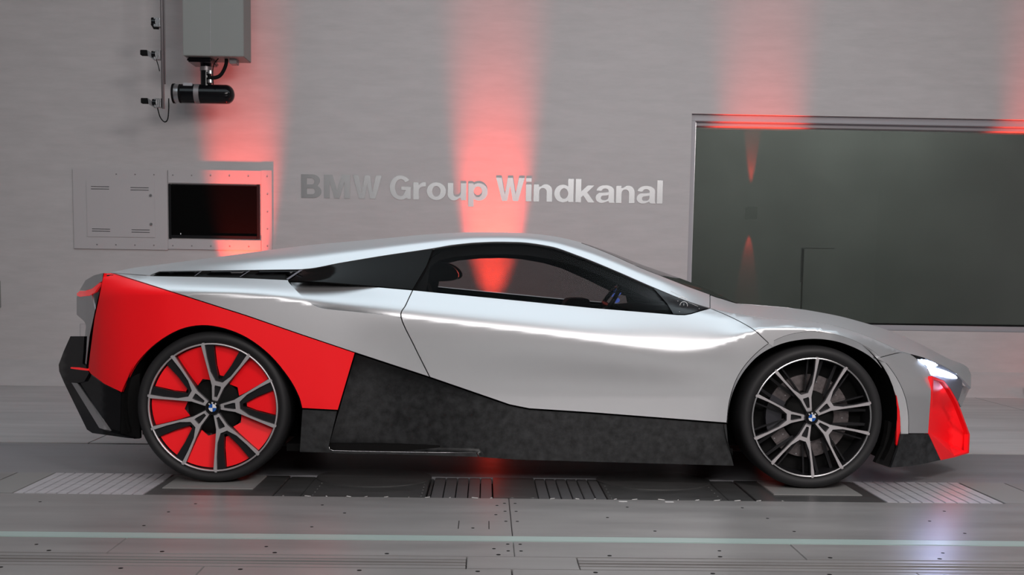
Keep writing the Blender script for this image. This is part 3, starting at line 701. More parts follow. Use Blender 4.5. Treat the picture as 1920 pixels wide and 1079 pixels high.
# crowned middle of roof, screen, bonnet, joining both halves
def crown(name, x0, x1, n_, m, k):
    V = []; ny = 6; xs_ = np.linspace(x0, x1, n_)
    for x in xs_:
        p = U(x, K_T(x), S(x, K_T(x))); sl = (p.z-CAMP.z)/(p.y-CAMP.y)
        for j in range(ny+1):
            s_ = j/ny; y = p.y+(YCC-p.y)*s_; dz = (YCC-p.y)*(min(sl, .06)*.55-.004)*(s_-.5*s_*s_)*1.4 if sl > 0 else (YCC-p.y)*(sl*1.05-.004)*s_
            V.append(Vector((p.x, y, p.z+dz-.0006)))
    F = [(i*(ny+1)+j, (i+1)*(ny+1)+j, (i+1)*(ny+1)+j+1, i*(ny+1)+j+1) for i in range(n_-1) for j in range(ny)]
    b = len(V); V2 = V+[v-Vector((0, 0, .008)) for v in V]
    F += [(a+b, d_+b, c_+b, b_+b) for a, b_, c_, d_ in F]
    o = cp(mesh_obj(name, V2, F, m, None, True)); MIR.append(o)
crown('roof_panel', 208, 1090, 60, M['silver'], 1); crown('windscreen', 1091, 1386, 24, M['screen_glass'], 1); crown('bonnet', 1387, 1817, 36, M['silver'], 1)

# rear wing (silver, above the diagonal)
step_edge = cr([(541, 525), (543, 530), (560, 548), (575, 562), (590, 573), (608, 578.5), (640, 582), (690, 587), (752, 595.5)], 4)
rf = [(212, 511.5), (280, 517.2), (364, 518.5), (448, 520.6), (540.5, 524.8)]+step_edge+door_cut[6:][0:0]+[p for p in door_cut if p[1] > 596]+[(806, 708)]+[(666, 662)]+diag[::-1][1:]
panel('rear_wing_panel', rf, M['silver'], rs=7)
# recessed shoulder below the quarter window
def S_sh(x, y):
    f = max(0., min(1., (745-x)/190.)); f = f*f*(3-2*f); return S(x, y)+.10*f
sh = [(542, 529)]+[(605, 530), (687, 536.5), (774, 544)]+[p for p in door_cut[1:] if p[1] <= 595.6]+[(752, 597), (690, 591), (640, 588), (606, 584), (586, 578), (568, 563), (553, 548)]
panel('shoulder_panel', sh, M['silver'], fn=S_sh, rs=6)
# side window groups
q_win = [(541, 527.5), (568, 505.2)]+cpoly(K_1, np.linspace(590, 813, 16))+[(800, 500), (774, 544)]+[(687, 536.5), (605, 530)]
panel('quarter_window', q_win, M['black_glass'], off=.004, th=.006)
def S_fac(x, y):       # dark flat fin in front of the louvres
    return S_sh(x, y)+.02
d_win_top = cpoly(K_1, np.linspace(815, 1329, 60))
d_win_bot = [(1331, 578.5), (1312, 583.5), (1296, 588.5), (1284, 590.6), (1269, 590.3), (1231, 587), (1109, 577), (969, 563), (828, 549.3), (776, 544.3)]
winp = [(802, 500)]+d_win_top+d_win_bot
panel('side_window', winp, M['car_glass'], off=.004, th=.004)
corner = [(1222, 538.5)]+cpoly(K_1, np.linspace(1230, 1329, 12))+[(1331, 578.5), (1312, 583.5), (1296, 588.5), (1284, 590.6), (1262, 590), (1250, 570)]
panel('window_corner_cover', corner, M['black_gloss'], off=-.001, th=.003)
# door
door = door_cut+[(922, 748), (955, 759.5), (992, 767), (1109, 774.5), (1363, 794)]+[p for p in lip_f if 1363.2 < p[0] < 1447]+[(1450, 652)][0:0]+fend_cut[::-1][1:]+d_win_bot[:-1]
panel('door', door, M['silver'], rs=7)
# front wing
fw_ = cpoly(K_1, np.linspace(1333, 1700, 46))+nose_cut[::-1]+[p for p in lip_f[::-1] if 1451 < p[0] < 1652 and p[1] < 700]+fend_cut[::-1]
panel('front_wing', fw_, M['silver'], rs=6, gap=.0 or .5)
# front bumper flank
bump = nose_cut+hl_in[1:]+[(1746, 747.6), (1741, 814), (1703, 814)]+[p for p in lip_f[::-1] if p[0] > 1655 and p[1] < 813]
panel('front_bumper', bump, M['silver'], rs=7)
# flat lip around the front arch
def arch_lip(name, outer, inner, m, dy0=0.0, dy1=.006):
    n_ = 90
    def resamp(P):
        P = np.array(P); L = np.r_[0, np.cumsum(np.hypot(*np.diff(P, axis=0).T))]; s_ = np.linspace(0, L[-1], n_); return np.c_[np.interp(s_, L, P[:, 0]), np.interp(s_, L, P[:, 1])]
    A = resamp(outer); B = resamp(inner); V = []
    for (ax_, ay), (bx2, by) in zip(A, B):
        V += [U(ax_, ay, S(ax_, ay)+dy0), U(bx2, by, S(ax_, ay)+dy1), U(bx2, by, S(ax_, ay)+dy1+.05)]
    F = [(3*i+j, 3*i+3+j, 3*i+4+j, 3*i+1+j) for i in range(n_-1) for j in (0, 1)]
    o = cp(mesh_obj(name, V, F, m)); MIR.append(o); return o
arch_lip('wheel_arch_lip', lip_f, arch_f, M['silver'])
# red rear quarter
rq = diag+[(634, 770), (566, 766.5)]+arch_r[1:]+[(195, 721), (169.5, 702), (164.5, 694), (168, 664), (177, 595), (184.5, 561), (192.5, 520), (194, 512)]
panel('rear_quarter_panel', rq, M['red'], rs=7)
# black inner ring of the rear arch
def off_arc(P, cx_, cy_, d):
    out = []
    for x, y in P:
        r_ = math.hypot(x-cx_, y-cy_); out.append((cx_+(x-cx_)*(r_-d)/r_, cy_+(y-cy_)*(r_-d)/r_))
    return out
arch_lip('wheel_arch_lip', arch_r, off_arc(arch_r, 398, 768, 2), M['black'], .0, .03)

# carbon side skirt
sk_rear = [(566, 768), (633, 771), (617, 838), (618, 843), (624, 846), (700, 847.5), (894, 850), (898, 858.5), (730, 853), (561, 849)]
panel('side_skirt', sk_rear, M['carbon'])
def S_in(x, y):
    f = max(0., min(1., (975-x)/330.)); f = f*f*(3-2*f)
    g_ = max(0., min(1., (850-y)/9.)) if x < 900 else 1.
    return S(x, y)+.015+.125*f*(.25+.75*g_)
intake = [(666, 663), (806, 709), (922, 749), (955, 760.5), (992, 768), (1109, 775.5), (1363, 795), (1366, 830), (1377, 875), (1203, 870), (969, 863.5), (898, 858.5), (894, 850), (700, 847.5), (624, 846), (616, 843), (615, 838)]
panel('side_skirt', intake, M['carbon'], fn=S_in, rs=7)
# slim bright edge of the intake
bm = bmesh.new(); tube(bm, [U(x, y, S(x, y)-.001) for x, y in [(617, 838), (618, 843), (625, 845.5), (700, 847.3), (800, 849), (893, 850)]], .0012, 6)
o = cp(bm_obj('intake_edge', bm, M['rim_bright'], None, True)); MIR.append(o)

# louvres in front of the rear deck
lv = [(283, 516), (299, 509.5), (430, 508), (565, 506.2), (541, 524), (448, 519.8), (364, 517.7)]
def S_vent(x, y): return S(x, 516)+.05
panel('louvre_recess', lv, M['black'], fn=S_vent, th=.004, gap=0)
for a, b, wd in (((364, 517.8), (377, 508.4), 1.6), ((448, 519.9), (467, 507.9), 1.8), ((535, 524.4), (562, 506.6), 4.5)):
    pts = [(a[0], a[1]), (b[0], b[1]), (b[0]+wd*1.2, b[1]), (a[0]+wd*1.2, a[1]+.2)]
    panel('louvre_blade', pts, M['lamp_grey'], fn=lambda x, y: S(x, 516)+.012, th=.01, gap=0)
for (a, b, c) in ((290, 376, 515), (384, 464, 516), (474, 556, 517)):
    pts = [(a, c+1.2), (a+12, 510.4), (b, 509.6), (b-10, c+2)]
    panel('louvre_blade', pts, M['black_gloss'], fn=lambda x, y: S(x, 516)+.028+(y-509)*.0022, th=.004, gap=0, analytic=False)

# headlight
def S_hl(x, y):
    return S(x, min(y, 730))+.035 if False else float(np.interp(x, [1705, 1740, 1770, 1806], [.20, .27, .37, .56]))
hl = [(1709, 664.5), (1733, 671), (1765, 685), (1796, 703), (1804, 714), (1805.5, 726), (1796, 754), (1782, 729), (1770, 714), (1748, 706), (1741, 691), (1724, 676)]
panel('headlight_housing', hl, M['lamp_grey'], fn=S_hl, gap=.3)
sl = [(1709, 664.7), (1733, 671.5), (1738, 676), (1724, 676)]
panel('headlight_shade', sl, M['black_gloss'], fn=S_hl, off=-.006, th=.006, gap=0)
for nm, P_ in (('daytime_lamp', cr([(1723, 676), (1731, 674.5), (1750, 680), (1758, 685.5), (1750, 687), (1736, 684), (1723, 676)], 4)[:-1]),
               ('headlamp', cr([(1741, 691), (1755, 691), (1775, 697), (1791, 705), (1794, 710), (1780, 709), (1760, 704), (1746, 703), (1741, 691)], 4)[:-1])):
    panel(nm, P_, M['led'], fn=S_hl, off=-.012, th=.01, gap=0)
# nose frame
def S_nose(x, y): return float(np.interp(x, [1780, 1796, 1806, 1815, 1823], [.50, .54, .62, .78, .95]))
nose = [(1805.8, 723), (1812, 726), (1821.8, 722), (1802, 764.5), (1796.5, 754)]
panel('nose_frame', nose, M['silver'], fn=S_nose, rs=6, gap=.3)
# red intake at the front corner
def S_ri(x, y): return float(np.interp(x, [1738, 1748, 1770, 1818], [.15, .19, .30, .50]))
ri = [(1748, 706), (1770, 714.5), (1782, 730), (1796, 754), (1812, 797), (1818.5, 815), (1817, 850), (1790, 858), (1764, 863.5), (1741, 814), (1746, 750)]
ri_h = [(1750.5, 712), (1768, 717), (1780, 733), (1794, 758), (1810, 799), (1815.5, 815), (1814, 848), (1789, 855), (1767, 859.3), (1744.5, 814), (1749, 750)]
panel('intake_rim', ri, M['red'], fn=S_ri, gap=0, holes=(ri_h,), th=.02, step=4)
def S_riw(x, y): return S_ri(x, y)+.02+.15*min(1, max(0, (y-705)/60))*max(.0, min(1, (1818-x)/36.))
bw = [(1750, 711), (1768, 716.5), (1780.5, 733), (1794.5, 758), (1810.5, 799), (1816, 815), (1814.6, 849), (1782, 834), (1746.5, 826), (1744, 814), (1748.5, 750)]
panel('intake_wall', bw, M['red'], fn=S_riw, gap=0)
V = [U(1744, 813, S_ri(1744, 813)), U(1767, 859.5, S_ri(1767, 859)), U(1789, 855, S_ri(1789, 855)), U(1814.5, 849, S_ri(1814, 849)), U(1782, 833, S_riw(1782, 834)+.002), U(1746.5, 826, S_riw(1747, 827)+.002)]
bm = bmesh.new(); prism(bm, V, (0, 0, -.006)); bmesh.ops.recalc_face_normals(bm, faces=bm.faces); o = cp(bm_obj('intake_floor', bm, M['red'])); MIR.append(o)
# splitter
sp_ = [(1689, 814), (1741, 814), (1764, 863.5), (1740, 869), (1711, 874.5), (1690, 876.5), (1670, 877.5), (1682, 845)]
panel('front_splitter', sp_, M['carbon'], gap=.4)
bs = [(1689, 800), (1690, 814), (1682, 845), (1671, 877.5), (1641, 868), (1647, 857), (1656, 840), (1663, 815), (1666, 790)]
panel('arch_liner', bs, M['black'], off=.03, gap=0, th=.03)
rs_ = [(1681, 742), (1687, 772), (1688.3, 808), (1683, 838), (1680.5, 834), (1681.5, 790)]
panel('reflector_strip', rs_, M['tail_red'] if False else M['red_gloss'], off=.012, gap=0, th=.01, step=4)

# tail
def S_tail(x, y): return float(np.interp(x, [140, 150, 160, 178, 196], [.96, .72, .52, .30, .18]))
tp = [(194, 512), (176, 516.5), (160, 526), (149, 545), (160, 545.5), (172, 542), (187.5, 530), (192, 527)]
panel('tail_spoiler', tp, M['silver'], fn=S_tail, gap=.2, step=5)
lb = [(144, 550.5), (150, 545.8), (160, 545.8), (172, 542.2), (187, 530.5), (189.5, 532), (178, 548), (168, 554.5), (150, 557), (144.5, 555)]
panel('tail_light', lb, M['tail_red'], fn=S_tail, off=-.01, gap=0, step=4)
tpn = [(143.5, 555.5), (168, 555), (171.5, 551.6), (178.5, 581), (168, 630), (164, 664), (161, 686), (155, 681), (158, 640), (161, 611), (158, 603.5), (143.5, 590.5)]
panel('tail_panel', tpn, M['silver'], fn=S_tail, gap=.2, step=6)
tb = [(188.5, 532), (191, 530), (178.5, 581), (171, 551.6)]
panel('tail_vent', tb, M['black_gloss'], fn=S_tail, off=.02, gap=0, step=5)
te = [(191.5, 529), (193.5, 513), (195, 513), (185, 562), (177.5, 596), (168.5, 665), (165, 693), (162, 690), (168, 632), (178.5, 582)]
panel('tail_edge', te, M['red_gloss'], fn=S_tail, off=-.004, gap=0, step=5)
# diffuser
def S_df(x, y): return float(np.interp(x, [108, 120, 150, 195, 230, 255], [.50, .42, .30, .13, .07, .07]))
dfu = [(132, 631), (158, 631), (156.5, 660), (154.5, 682), (161, 687), (164, 695), (167, 700), (158, 716), (145, 719), (134, 718), (119.5, 717), (111, 697), (110, 684.6), (119, 660)]
panel('diffuser', dfu, M['black_gloss'], fn=S_df, gap=0)
dfl = [(164.5, 696), (170, 703), (195, 722), (227, 737.5), (225, 815), (206, 809), (145, 719), (158, 716)]
panel('diffuser', dfl, M['black_gloss'], fn=lambda x, y: S_df(x, y)+.02, gap=0)
dfo = [(119.5, 717), (134, 718), (186, 803), (205, 810), (225, 815.5), (252, 823), (240, 822), (173, 812.7), (163, 806)]
panel('diffuser_edge', dfo, M['black_gloss'], fn=lambda x, y: S_df(x, y)-.01, gap=0, th=.03)
fin = [(134, 718), (145, 719), (208, 810), (186, 803)]
def S_fin(x, y):
    t = ((x-134)*(-(85))+(y-718)*52)/99.6   # distance from the outer edge
    return S_df(x, y)-.012+.0022*max(-12., min(12., -t))
panel('diffuser_fin', fin, mat('black_painted_sheen', (.30, .30, .31), .38, .6), fn=S_fin, gap=0, step=4, off=-.004)  # sheen on the black fin is put into a grey base colour
rb = [(132.5, 689), (146, 689.6), (164, 692.5), (163.5, 695.5), (146, 693.5), (132.5, 691.5)]
panel('rear_reflector', rb, M['tail_red'], fn=S_df, off=-.02, gap=0, step=5, th=.02)
ll = [(228, 736.5), (240, 711), (262, 700), (262, 823), (252, 823.5), (226, 815)]
panel('arch_liner', ll, M['black'], fn=lambda x, y: .09, gap=0, th=.03)

# dark shell under the panel joints (with real openings for window and wheels)
shell = [(200, 516)]+cpoly(lambda x: K_1(x)+3, np.linspace(300, 1700, 90))+[(1738, 712), (1736, 812), (1700, 830), (1690, 812)]+off_arc(arch_f[::-1], 1523, 789, -4)+[(1360, 860), (1200, 862), (900, 850), (575, 842)]+off_arc(arch_r, 398, 768, -4)+[(200, 716), (176, 690)]
def shw(x, y):
    b = S(x, y)+.028
    if 600 < x < 1045 and y > 640: b = S_in(x, y)+.03
    if 541 < x < 775 and y < 605: b = S_sh(x, y)+.03
    return b
panel('body_shell', shell, M['black'], fn=shw, gap=0, th=.004, step=14, holes=([(786, 500), (812, 480)]+cpoly(lambda x: K_1(x)+7, np.linspace(830, 1290, 24))+[(1270, 588), (1231, 588), (1109, 578.5), (969, 565), (828, 551), (782, 546)],), smooth=False, analytic=False)

# inner door trim / header: opening sized like the dark surround seen in the photo
far_hole = [(815, 556), (822, 530), (826, 502), (840, 492.5), (862, 487.5), (900, 484), (940, 483.2), (975, 485), (1016, 492), (1050, 501.5), (1086, 516), (1120, 532), (1156, 549), (1185, 556), (1235, 561), (1264, 588), (1180, 584), (1060, 572), (940, 560)]
def to_near(p):
    w_ = U(p[0], p[1], 1.62); d = Vector((w_.x, .34, w_.z))-CAMP; k = d.dot(fw); return (960+F_PX*d.dot(RT)/k, Y0-F_PX*d.dot(UP)/k)
nh = [to_near(p) for p in far_hole]
ringo = [(775, 480)]+cpoly(lambda x: K_1(x)+2.5, np.linspace(800, 1300, 30))+[(1322, 582), (1290, 600), (1109, 600), (969, 590), (828, 580), (770, 575)]
hole_in = [(max(x, 782), y) for x, y in nh]
def clampin(p):
    x, y = p; return (min(x, 1308), max(y, K_1(x)+5.0) if y < 560 else min(y, 588+(x-1109)*.0))
hole_in = [clampin(p) for p in hole_in]
panel('door_trim', ringo, M['interior'], fn=lambda x, y: max(S(x, y)+.03, float(np.interp(y, [455, 600], [.42, .20]))), gap=0, th=.01, holes=(hole_in,), step=10, analytic=False, smooth=False)

# mirrored far half
for o in MIR:
    c = o.copy(); COL.objects.link(c); c.parent = car
    c.matrix_parent_inverse = Matrix.Identity(4); c.matrix_basis = Matrix.Diagonal((1, -1, 1, 1)) @ CINV @ o.matrix_basis

# cabin and chassis
def bxc(name, b, m, bev=0): return cp(box_obj(name, b, m, None, bev))
bxc('underbody', (-1.05, 1.02, .12, 1.82, .135, .17), M['black'])
bxc('underbody', (-1.80, -1.05, .42, 1.52, .16, .30), M['black']); bxc('underbody', (1.02, 1.78, .42, 1.52, .14, .30), M['black'])
bxc('cabin_floor', (-.95, .98, .2, 1.74, .17, .52), M['interior'])
bxc('rear_bulkhead', (-.95, -.56, .30, 1.64, .5, .90), M['interior'], .02)
bxc('engine_bay', (-1.70, -.80, .45, 1.49, .32, .86), M['black'])
bxc('front_bay', (1.0, 1.72, .45, 1.49, .22, .56), M['black'])
bxc('front_bay', (.95, 1.30, .40, 1.54, .50, .68), M['black'])
for s in (0, 1):       # seats
    yc = .55+.84*s
    e = empty('seat', (-.42, yc, .5)); cp(e); e.matrix_parent_inverse = CINV
    bm = bmesh.new(); box(bm, -.05, .45, -.24, .24, -.02, .12, .04); bm_obj('seat_cushion', bm, M['interior'], e, True, 50)
    bm = bmesh.new(); prism(bm, [(-.08, -.23, .1), (.06, -.23, .1), (-.06, -.23, .44), (-.16, -.23, .44)], (0, .46, 0)); bmesh.ops.recalc_face_normals(bm, faces=bm.faces)
    bmesh.ops.bevel(bm, geom=list(bm.edges), offset=.03, segments=3, affect='EDGES'); bm_obj('backrest', bm, M['interior'], e, True, 50)
    bm = bmesh.new(); hp_ = [(x, y) for x, y in cr([(782, 494), (812, 490), (836, 493), (852, 503), (859, 514), (857, 523), (845, 527), (824, 528), (800, 528), (782, 524), (782, 494)], 3)[:-1]]
    P3 = [U(x, y, .46)-Vector((-.42, .46, .5)) for x, y in hp_]; prism(bm, [(p.x, -.10, p.z) for p in P3], (0, .20, 0)); bmesh.ops.recalc_face_normals(bm, faces=bm.faces)
    bmesh.ops.bevel(bm, geom=[ed for ed in bm.edges if abs(ed.verts[0].co.y-ed.verts[1].co.y) < .01], offset=.02, segments=2, affect='EDGES'); bm_obj('headrest', bm, M['black_gloss'] if s == 0 else M['interior'], e, True, 50)
bm = bmesh.new(); prism(bm, [U(x, y, .35) for x, y in [(1160, 600), (1200, 584), (1262, 580), (1320, 585), (1380, 600), (1380, 640), (1160, 640)]], (0, 1.24, 0)); bmesh.ops.recalc_face_normals(bm, faces=bm.faces)
cp(bm_obj('dashboard', bm, M['interior']))
bm = bmesh.new(); prism(bm, [U(x, y, .9) for x, y in cr([(1057, 575), (1064, 563), (1076, 560), (1100, 560.5), (1106, 566), (1108, 578)], 3)], (0, .25, 0)); bmesh.ops.recalc_face_normals(bm, faces=bm.faces); cp(bm_obj('centre_console', bm, M['interior']))
# steering wheel: near-side driver, rim leaning
bm = bmesh.new(); c0 = U(1138, 570, .52)
R_ = []
for k in range(32):
    a = 2*PI*k/32; R_.append(c0+Vector((.055*math.sin(a)*1.0, .17*math.cos(a), .085*math.sin(a))))
tube(bm, R_+[R_[0], R_[1]], .011, 8); tube(bm, [c0+Vector((0, -.16, 0)), c0+Vector((.02, 0, -.01)), c0+Vector((0, .16, 0))], .012, 8); tube(bm, [c0+Vector((.02, 0, -.01)), c0+Vector((.25, 0, -.12))], .02, 8)
cp(bm_obj('steering_wheel', bm, M['black_gloss'], None, True))
bm = bmesh.new(); prism(bm, [U(x, y, .62) for x, y in [(1147, 556), (1152, 550), (1165, 549.5), (1163, 553), (1158, 557), (1147, 557)]], (0, .01, 0)); bmesh.ops.recalc_face_normals(bm, faces=bm.faces); cp(bm_obj('display', bm, M['display']))
bm = bmesh.new(); prism(bm, [U(x, y, .62) for x, y in cr([(1151, 561), (1157, 558.5), (1162, 562), (1160, 567), (1154, 568), (1151, 561)], 3)[:-1]], (0, .01, 0)); bmesh.ops.recalc_face_normals(bm, faces=bm.faces); cp(bm_obj('display', bm, M['display']))
# small printed ring and bars on the window corner cover
def Sg(x, y): return S(x, y)-.004
bm = bmesh.new(); pts = [U(1282+7*math.cos(a), 573+6.8*math.sin(a), Sg(1282, 573)) for a in np.linspace(0, 2*PI, 26)]; tube(bm, pts, .0011, 6)
tube(bm, [U(x, y, Sg(x, y)) for x, y in cr([(1272, 559), (1280, 557.5), (1289, 562)], 4)], .0011, 6)
tube(bm, [U(x, y, Sg(x, y)) for x, y in ((1258, 546), (1282, 557))], .0006, 6); tube(bm, [U(x, y, Sg(x, y)) for x, y in ((1290, 567), (1309, 575))], .0006, 6)
tube(bm, [U(x, y, Sg(x, y)) for x, y in ((1282, 573), (1282, 569))], .0007, 6)
for x, y in ((1271, 565), (1274, 585), (1311, 579)): bmesh.ops.create_icosphere(bm, subdivisions=1, radius=.0018, matrix=Matrix.Translation(U(x, y, Sg(x, y))))
o = cp(bm_obj('printed_symbol', bm, M['white'], None, True)); o['kind'] = 'stuff'

# ------------------------------------------------------------------ wheels
def pol(r, a): return (r*math.cos(math.radians(a)), r*math.sin(math.radians(a)))
def plate(name, outline, holes, yf, th, m, parent, rot=0, R_=1., bev=False, chk=False):
    V, T = triangulate(outline, holes, grid=False); c, s = math.cos(math.radians(rot)), math.sin(math.radians(rot))
    q = [((x*c-z*s)*R_, (x*s+z*c)*R_) for x, z in V]
    fr = [Vector((x, yf(math.hypot(x, z)/R_) if callable(yf) else yf, z)) for x, z in q]; bk = [p+Vector((0, th, 0)) for p in fr]
    return solid(name, V, T, fr, bk, m, parent, False)
spoke_out = [(.115, -.042), (.33, -.092), (.55, -.20), (.75, -.302), (.915, -.387), (.962, -.385), (.975, -.352), (.75, -.262), (.55, -.165), (.41, -.055), (.41, .055), (.55, .165), (.75, .262), (.975, .352), (.962, .385), (.915, .387), (.75, .302), (.55, .20), (.33, .092), (.115, .042)]
spoke_hole = [(.165, -.022), (.31, -.05), (.345, -.048), (.345, .048), (.31, .05), (.165, .022)]
def fat(o_, k):
    return o_
spoke_out = [(x*.975 if x > .5 else x, z*.975 if x > .5 else z) for x, z in spoke_out]
back_out = [(.10, -.06), (.33, -.105), (.55, -.21), (.75, -.308), (.895, -.385), (.945, -.20), (.70, -.125), (.45, -.02), (.45, .02), (.70, .125), (.945, .20), (.895, .385), (.75, .308), (.55, .21), (.33, .105), (.10, .06)]
back_f = [(.10, -.06), (.34, -.11), (.60, -.225), (.90, -.37), (.945, -.335), (.70, -.235), (.42, -.04), (.42, .04), (.70, .235), (.945, .335), (.90, .37), (.60, .225), (.34, .11), (.10, .06)]
bar1 = [(.42, .03), (.62, .10), (.93, .215), (.93, .245), (.62, .125), (.43, .055)]
def make_wheel(name, R_, RT_, rot, rear, sheen):
    W = .27
    bm = bmesh.new(); lathe(bm, [(.018, R_*1.0), (.030, R_*.985), (.045, R_*.955), (.10, R_*.93), (.20, R_*.93), (W-.02, R_*.99), (W-.02, R_*1.01), (.20, R_*.96), (.05, R_*1.0)], 72)
    bmesh.ops.recalc_face_normals(bm, faces=bm.faces)
    w_ = bm_obj(name, bm, M['rim_dark'], None, True, 40)
    bm = bmesh.new(); d = RT_-R_
    lathe(bm, [(.022, R_*.995), (.014, R_+.004), (.006, R_+d*.18), (.001, R_+d*.40), (.002, R_+d*.62), (.010, R_+d*.82), (.022, R_+d*.94), (.042, RT_), (W/2, RT_+.001), (W-.042, RT_), (W-.01, R_+d*.82), (W, R_+d*.4), (W-.02, R_)], 96)
    bmesh.ops.recalc_face_normals(bm, faces=bm.faces); bm_obj('tyre', bm, M['tyre'], w_, True, 50)
    bm = bmesh.new(); lathe(bm, [(.020, R_*.972), (.010, R_*.974), (.008, R_*.985), (.009, R_*.996), (.016, R_+.001), (.020, R_*.972)], 96); bm_obj('rim_flange', bm, M['rim_bright'] if not rear else M['rim_metal'], w_, True, 40)
    prof = lambda r: .008+.020*max(0, 1-r*1.9)*0 + .012*(1-r)
    for k in range(5):
        a = rot+72*k
        m_ = M['rim_metal']
        plate('spoke', spoke_out, [spoke_hole], prof, .012, m_, w_, a, R_)
        plate('spoke_backing', back_out if rear else back_f, [], lambda r: prof(r)+.0125, .03, M['rim_dark'], w_, a, R_)
        for sgn in (() if rear else (1, -1)):
            b_ = [(x, z*sgn) for x, z in bar1]; plate('spoke_bar', b_, [], lambda r: prof(r)+(.014 if rear else .035), .025, M['rim_dark'], w_, a, R_)
            if not rear:
                c_ = [(x, z*sgn) for x, z in [(.36, .13), (.62, .34), (.86, .50), (.88, .46), (.64, .29), (.40, .11)]]
                plate('spoke_bar', c_, [], lambda r: prof(r)+.045, .02, M['rim_dark'], w_, a, R_)
        if rear:
            for half, r0, ang in ((11.6, .50, 0), (14.6, .43, 36)):
                o_ = [pol(r0 if ang else .42, 0)] if False else [pol(r0, -half*.30), pol(.66, -half*.75), pol(.955, -half)]+[pol(.955, t) for t in np.linspace(-half, half, 6)[1:-1]]+[pol(.955, half), pol(.66, half*.75), pol(r0, half*.30)]
                if ang: o_ = [pol(.42, -16), pol(.66, -15), pol(.955, -half)]+[pol(.955, t) for t in np.linspace(-half, half, 6)[1:-1]]+[pol(.955, half), pol(.66, 15), pol(.42, 16), pol(.47, 0)]
                V, T = triangulate(o_, (), grid=False); aa = math.radians(a+ang); c, s = math.cos(aa), math.sin(aa)
                fr = [Vector(((x*c-z*s)*R_, .036+(.025*(1-x) + (.05*z if ang else 0)), (x*s+z*c)*R_)) for x, z in V]
                solid('wheel_insert', V, T, fr, [p+Vector((0, .006, 0)) for p in fr], M['red'], w_, False)
    bm = bmesh.new(); lathe(bm, [(.035, .001), (.035, R_*.30), (.06, R_*.42), (.10, R_*.45)], 40); bmesh.ops.recalc_face_normals(bm, faces=bm.faces); bm_obj('hub', bm, M['black'], w_, True, 40)
    bm = bmesh.new(); bmesh.ops.create_cone(bm, cap_ends=True, segments=12, radius1=R_*.125, radius2=R_*.115, depth=.02, matrix=Matrix.Translation((0, .018, 0)) @ Matrix.Rotation(PI/2, 4, 'X')); bm_obj('centre_cap', bm, M['rim_dark'], w_)
    cap = bpy.data.objects.new('roundel', None)
    bm = bmesh.new(); lathe(bm, [(.006, R_*.058), (.0045, R_*.06), (.0045, R_*.092), (.006, R_*.098), (.012, R_*.1)], 40); lathe(bm, [(.0062, .0005), (.0062, R_*.058)], 40); o = bm_obj('roundel', bm, M['black_gloss'], w_, False)
    for k in range(4):
        bm = bmesh.new(); vs_ = [bm.verts.new((0, .004, 0))]+[bm.verts.new((R_*.060*math.cos(t), .004, R_*.060*math.sin(t))) for t in np.linspace(k*PI/2, (k+1)*PI/2, 9)]
        bm.faces.new(vs_); r_ = bmesh.ops.extrude_face_region(bm, geom=list(bm.faces)); bmesh.ops.translate(bm, verts=[v for v in r_['geom'] if isinstance(v, bmesh.types.BMVert)], vec=(0, .002, 0)); bmesh.ops.recalc_face_normals(bm, faces=bm.faces)
        bm_obj('roundel_quarter', bm, M['enamel_white'] if k % 2 == 0 else M['blue'], w_)
    for ch, a in (('B', 128), ('M', 90), ('W', 52)):
        h = R_*.026; (o_, hs), = GL[ch]()[0]; wd = GL[ch]()[1]; V, T = triangulate(o_, hs, grid=False); t = math.radians(a-90); bx0, bz0 = R_*.064*math.cos(math.radians(a)), R_*.064*math.sin(math.radians(a))
        fr = [Vector((bx0+((x-wd/2)*math.cos(t)-z*math.sin(t))*h, .0035, bz0+((x-wd/2)*math.sin(t)+z*math.cos(t))*h)) for x, z in V]
        solid('roundel_letter', V, T, fr, [p+Vector((0, .0015, 0)) for p in fr], M['enamel_white'], w_, False)
    # brake
    rd = R_*(.70 if not rear else .62)
    bm = bmesh.new(); lathe(bm, [(.085, R_*.30), (.085, rd), (.105, rd), (.105, R_*.30)], 64); bmesh.ops.recalc_face_normals(bm, faces=bm.faces); bd_ = bm_obj('brake_disc', bm, M['disc'], w_, True, 40)
    bm = bmesh.new(); lathe(bm, [(.11, .002), (.11, R_*.93)], 48); bm_obj('inner_cover', bm, M['black'], w_)
    bm = bmesh.new()
    for k in range(36):
        rr_ = rd*(.62+.11*(k % 4)); t = 2*PI*k/36+.15*(k % 4); cyl(bm, (rr_*math.cos(t), .0835, rr_*math.sin(t)), (rr_*math.cos(t), .086, rr_*math.sin(t)), .0035, seg=6)
    o = bm_obj('disc_holes', bm, M['steel'], w_); o['kind'] = 'stuff'
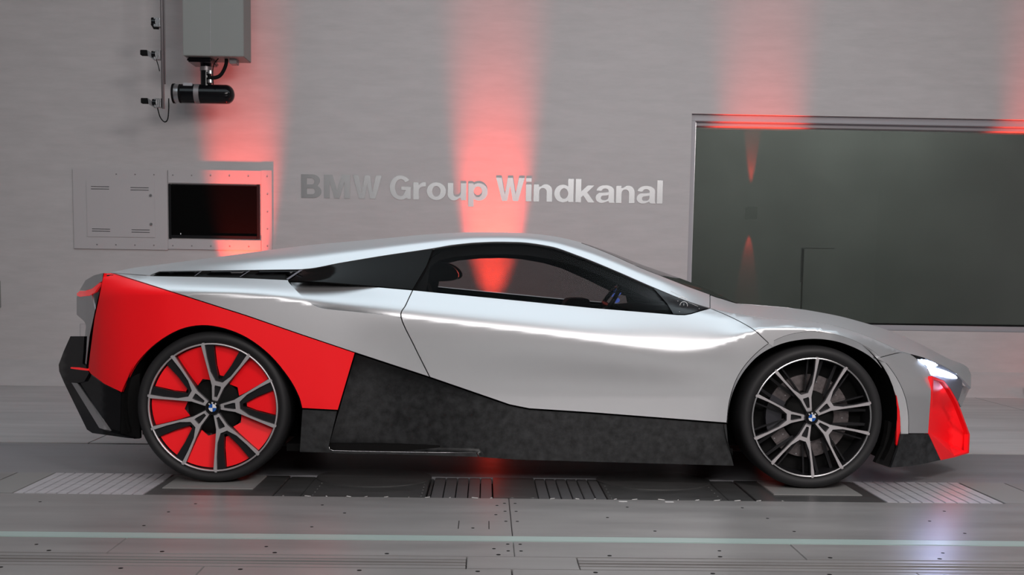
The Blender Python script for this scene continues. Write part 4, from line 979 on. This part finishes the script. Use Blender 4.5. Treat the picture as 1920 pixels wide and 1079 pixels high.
    if not rear:
        bm = bmesh.new(); P_ = [pol(rd*1.04, t) for t in np.linspace(150, 205, 8)]+[pol(rd*.66, t) for t in np.linspace(205, 150, 8)]; prism(bm, [(x, .055, z) for x, z in P_], (0, .08, 0)); bmesh.ops.recalc_face_normals(bm, faces=bm.faces); bm_obj('brake_caliper', bm, M['caliper'], w_)
    return w_
wr = make_wheel('rear_wheel', .292, .343, 5, True, 3); wf = make_wheel('front_wheel', .276, .330, 36, False, 3)
ph_r = U(398, 769, .004); ph_f = U(1523, 790, .012)
for w_, ph, rt_ in ((wr, ph_r, .343), (wf, ph_f, .330)):
    w_.location = (ph.x, ph.y, rt_+.002); w_.parent = car; w_.matrix_parent_inverse = CINV
    c = copy_tree(w_, car); c.location = (ph.x, 2*YCC-ph.y, rt_+.002); c.rotation_euler = (0, 0, PI); c.matrix_parent_inverse = CINV
# wheel wells: half-round liners behind both wheels on both sides
for (cx_, cz_, r_) in ((ph_r.x, .345, .405), (ph_f.x, .335, .40)):
    for s in (0, 1):
        bm = bmesh.new(); pts = [(cx_+r_*math.cos(t), cz_+r_*math.sin(t)) for t in (np.linspace(-.30, PI+.30, 34) if cx_ < 0 else np.linspace(-.52, PI+.52, 34))]
        A = []; 
        for x, z in pts:
            y0_, y1_ = (.04, .48); 
            if s: y0_, y1_ = 2*YCC-.04, 2*YCC-.48
            A.append((bm.verts.new((x, y0_, z)), bm.verts.new((x, y1_, z))))
        for a, b in zip(A, A[1:]): bm.faces.new((a[0], a[1], b[1], b[0]))
        bm.faces.new([a[1] for a in A]); cp(bm_obj('wheel_well', bm, M['black']))
# headlamp glow: added spot for the LED's floor reflection, added point in the intake
p = U(1770, 698, .25)
spot('headlamp_floor_glow', p, (p.x-.1, -.95, 0), 3.6, 75, 1.0, (.36, .48, 1.0), .05)
pt = bpy.data.lights.new('headlamp_spill', 'POINT'); pt.energy = .7; pt.color = (.55, .68, 1.0); pt.shadow_soft_size = .04
o = bpy.data.objects.new('headlamp_spill', pt); COL.objects.link(o); o.location = U(1774, 724, .36)
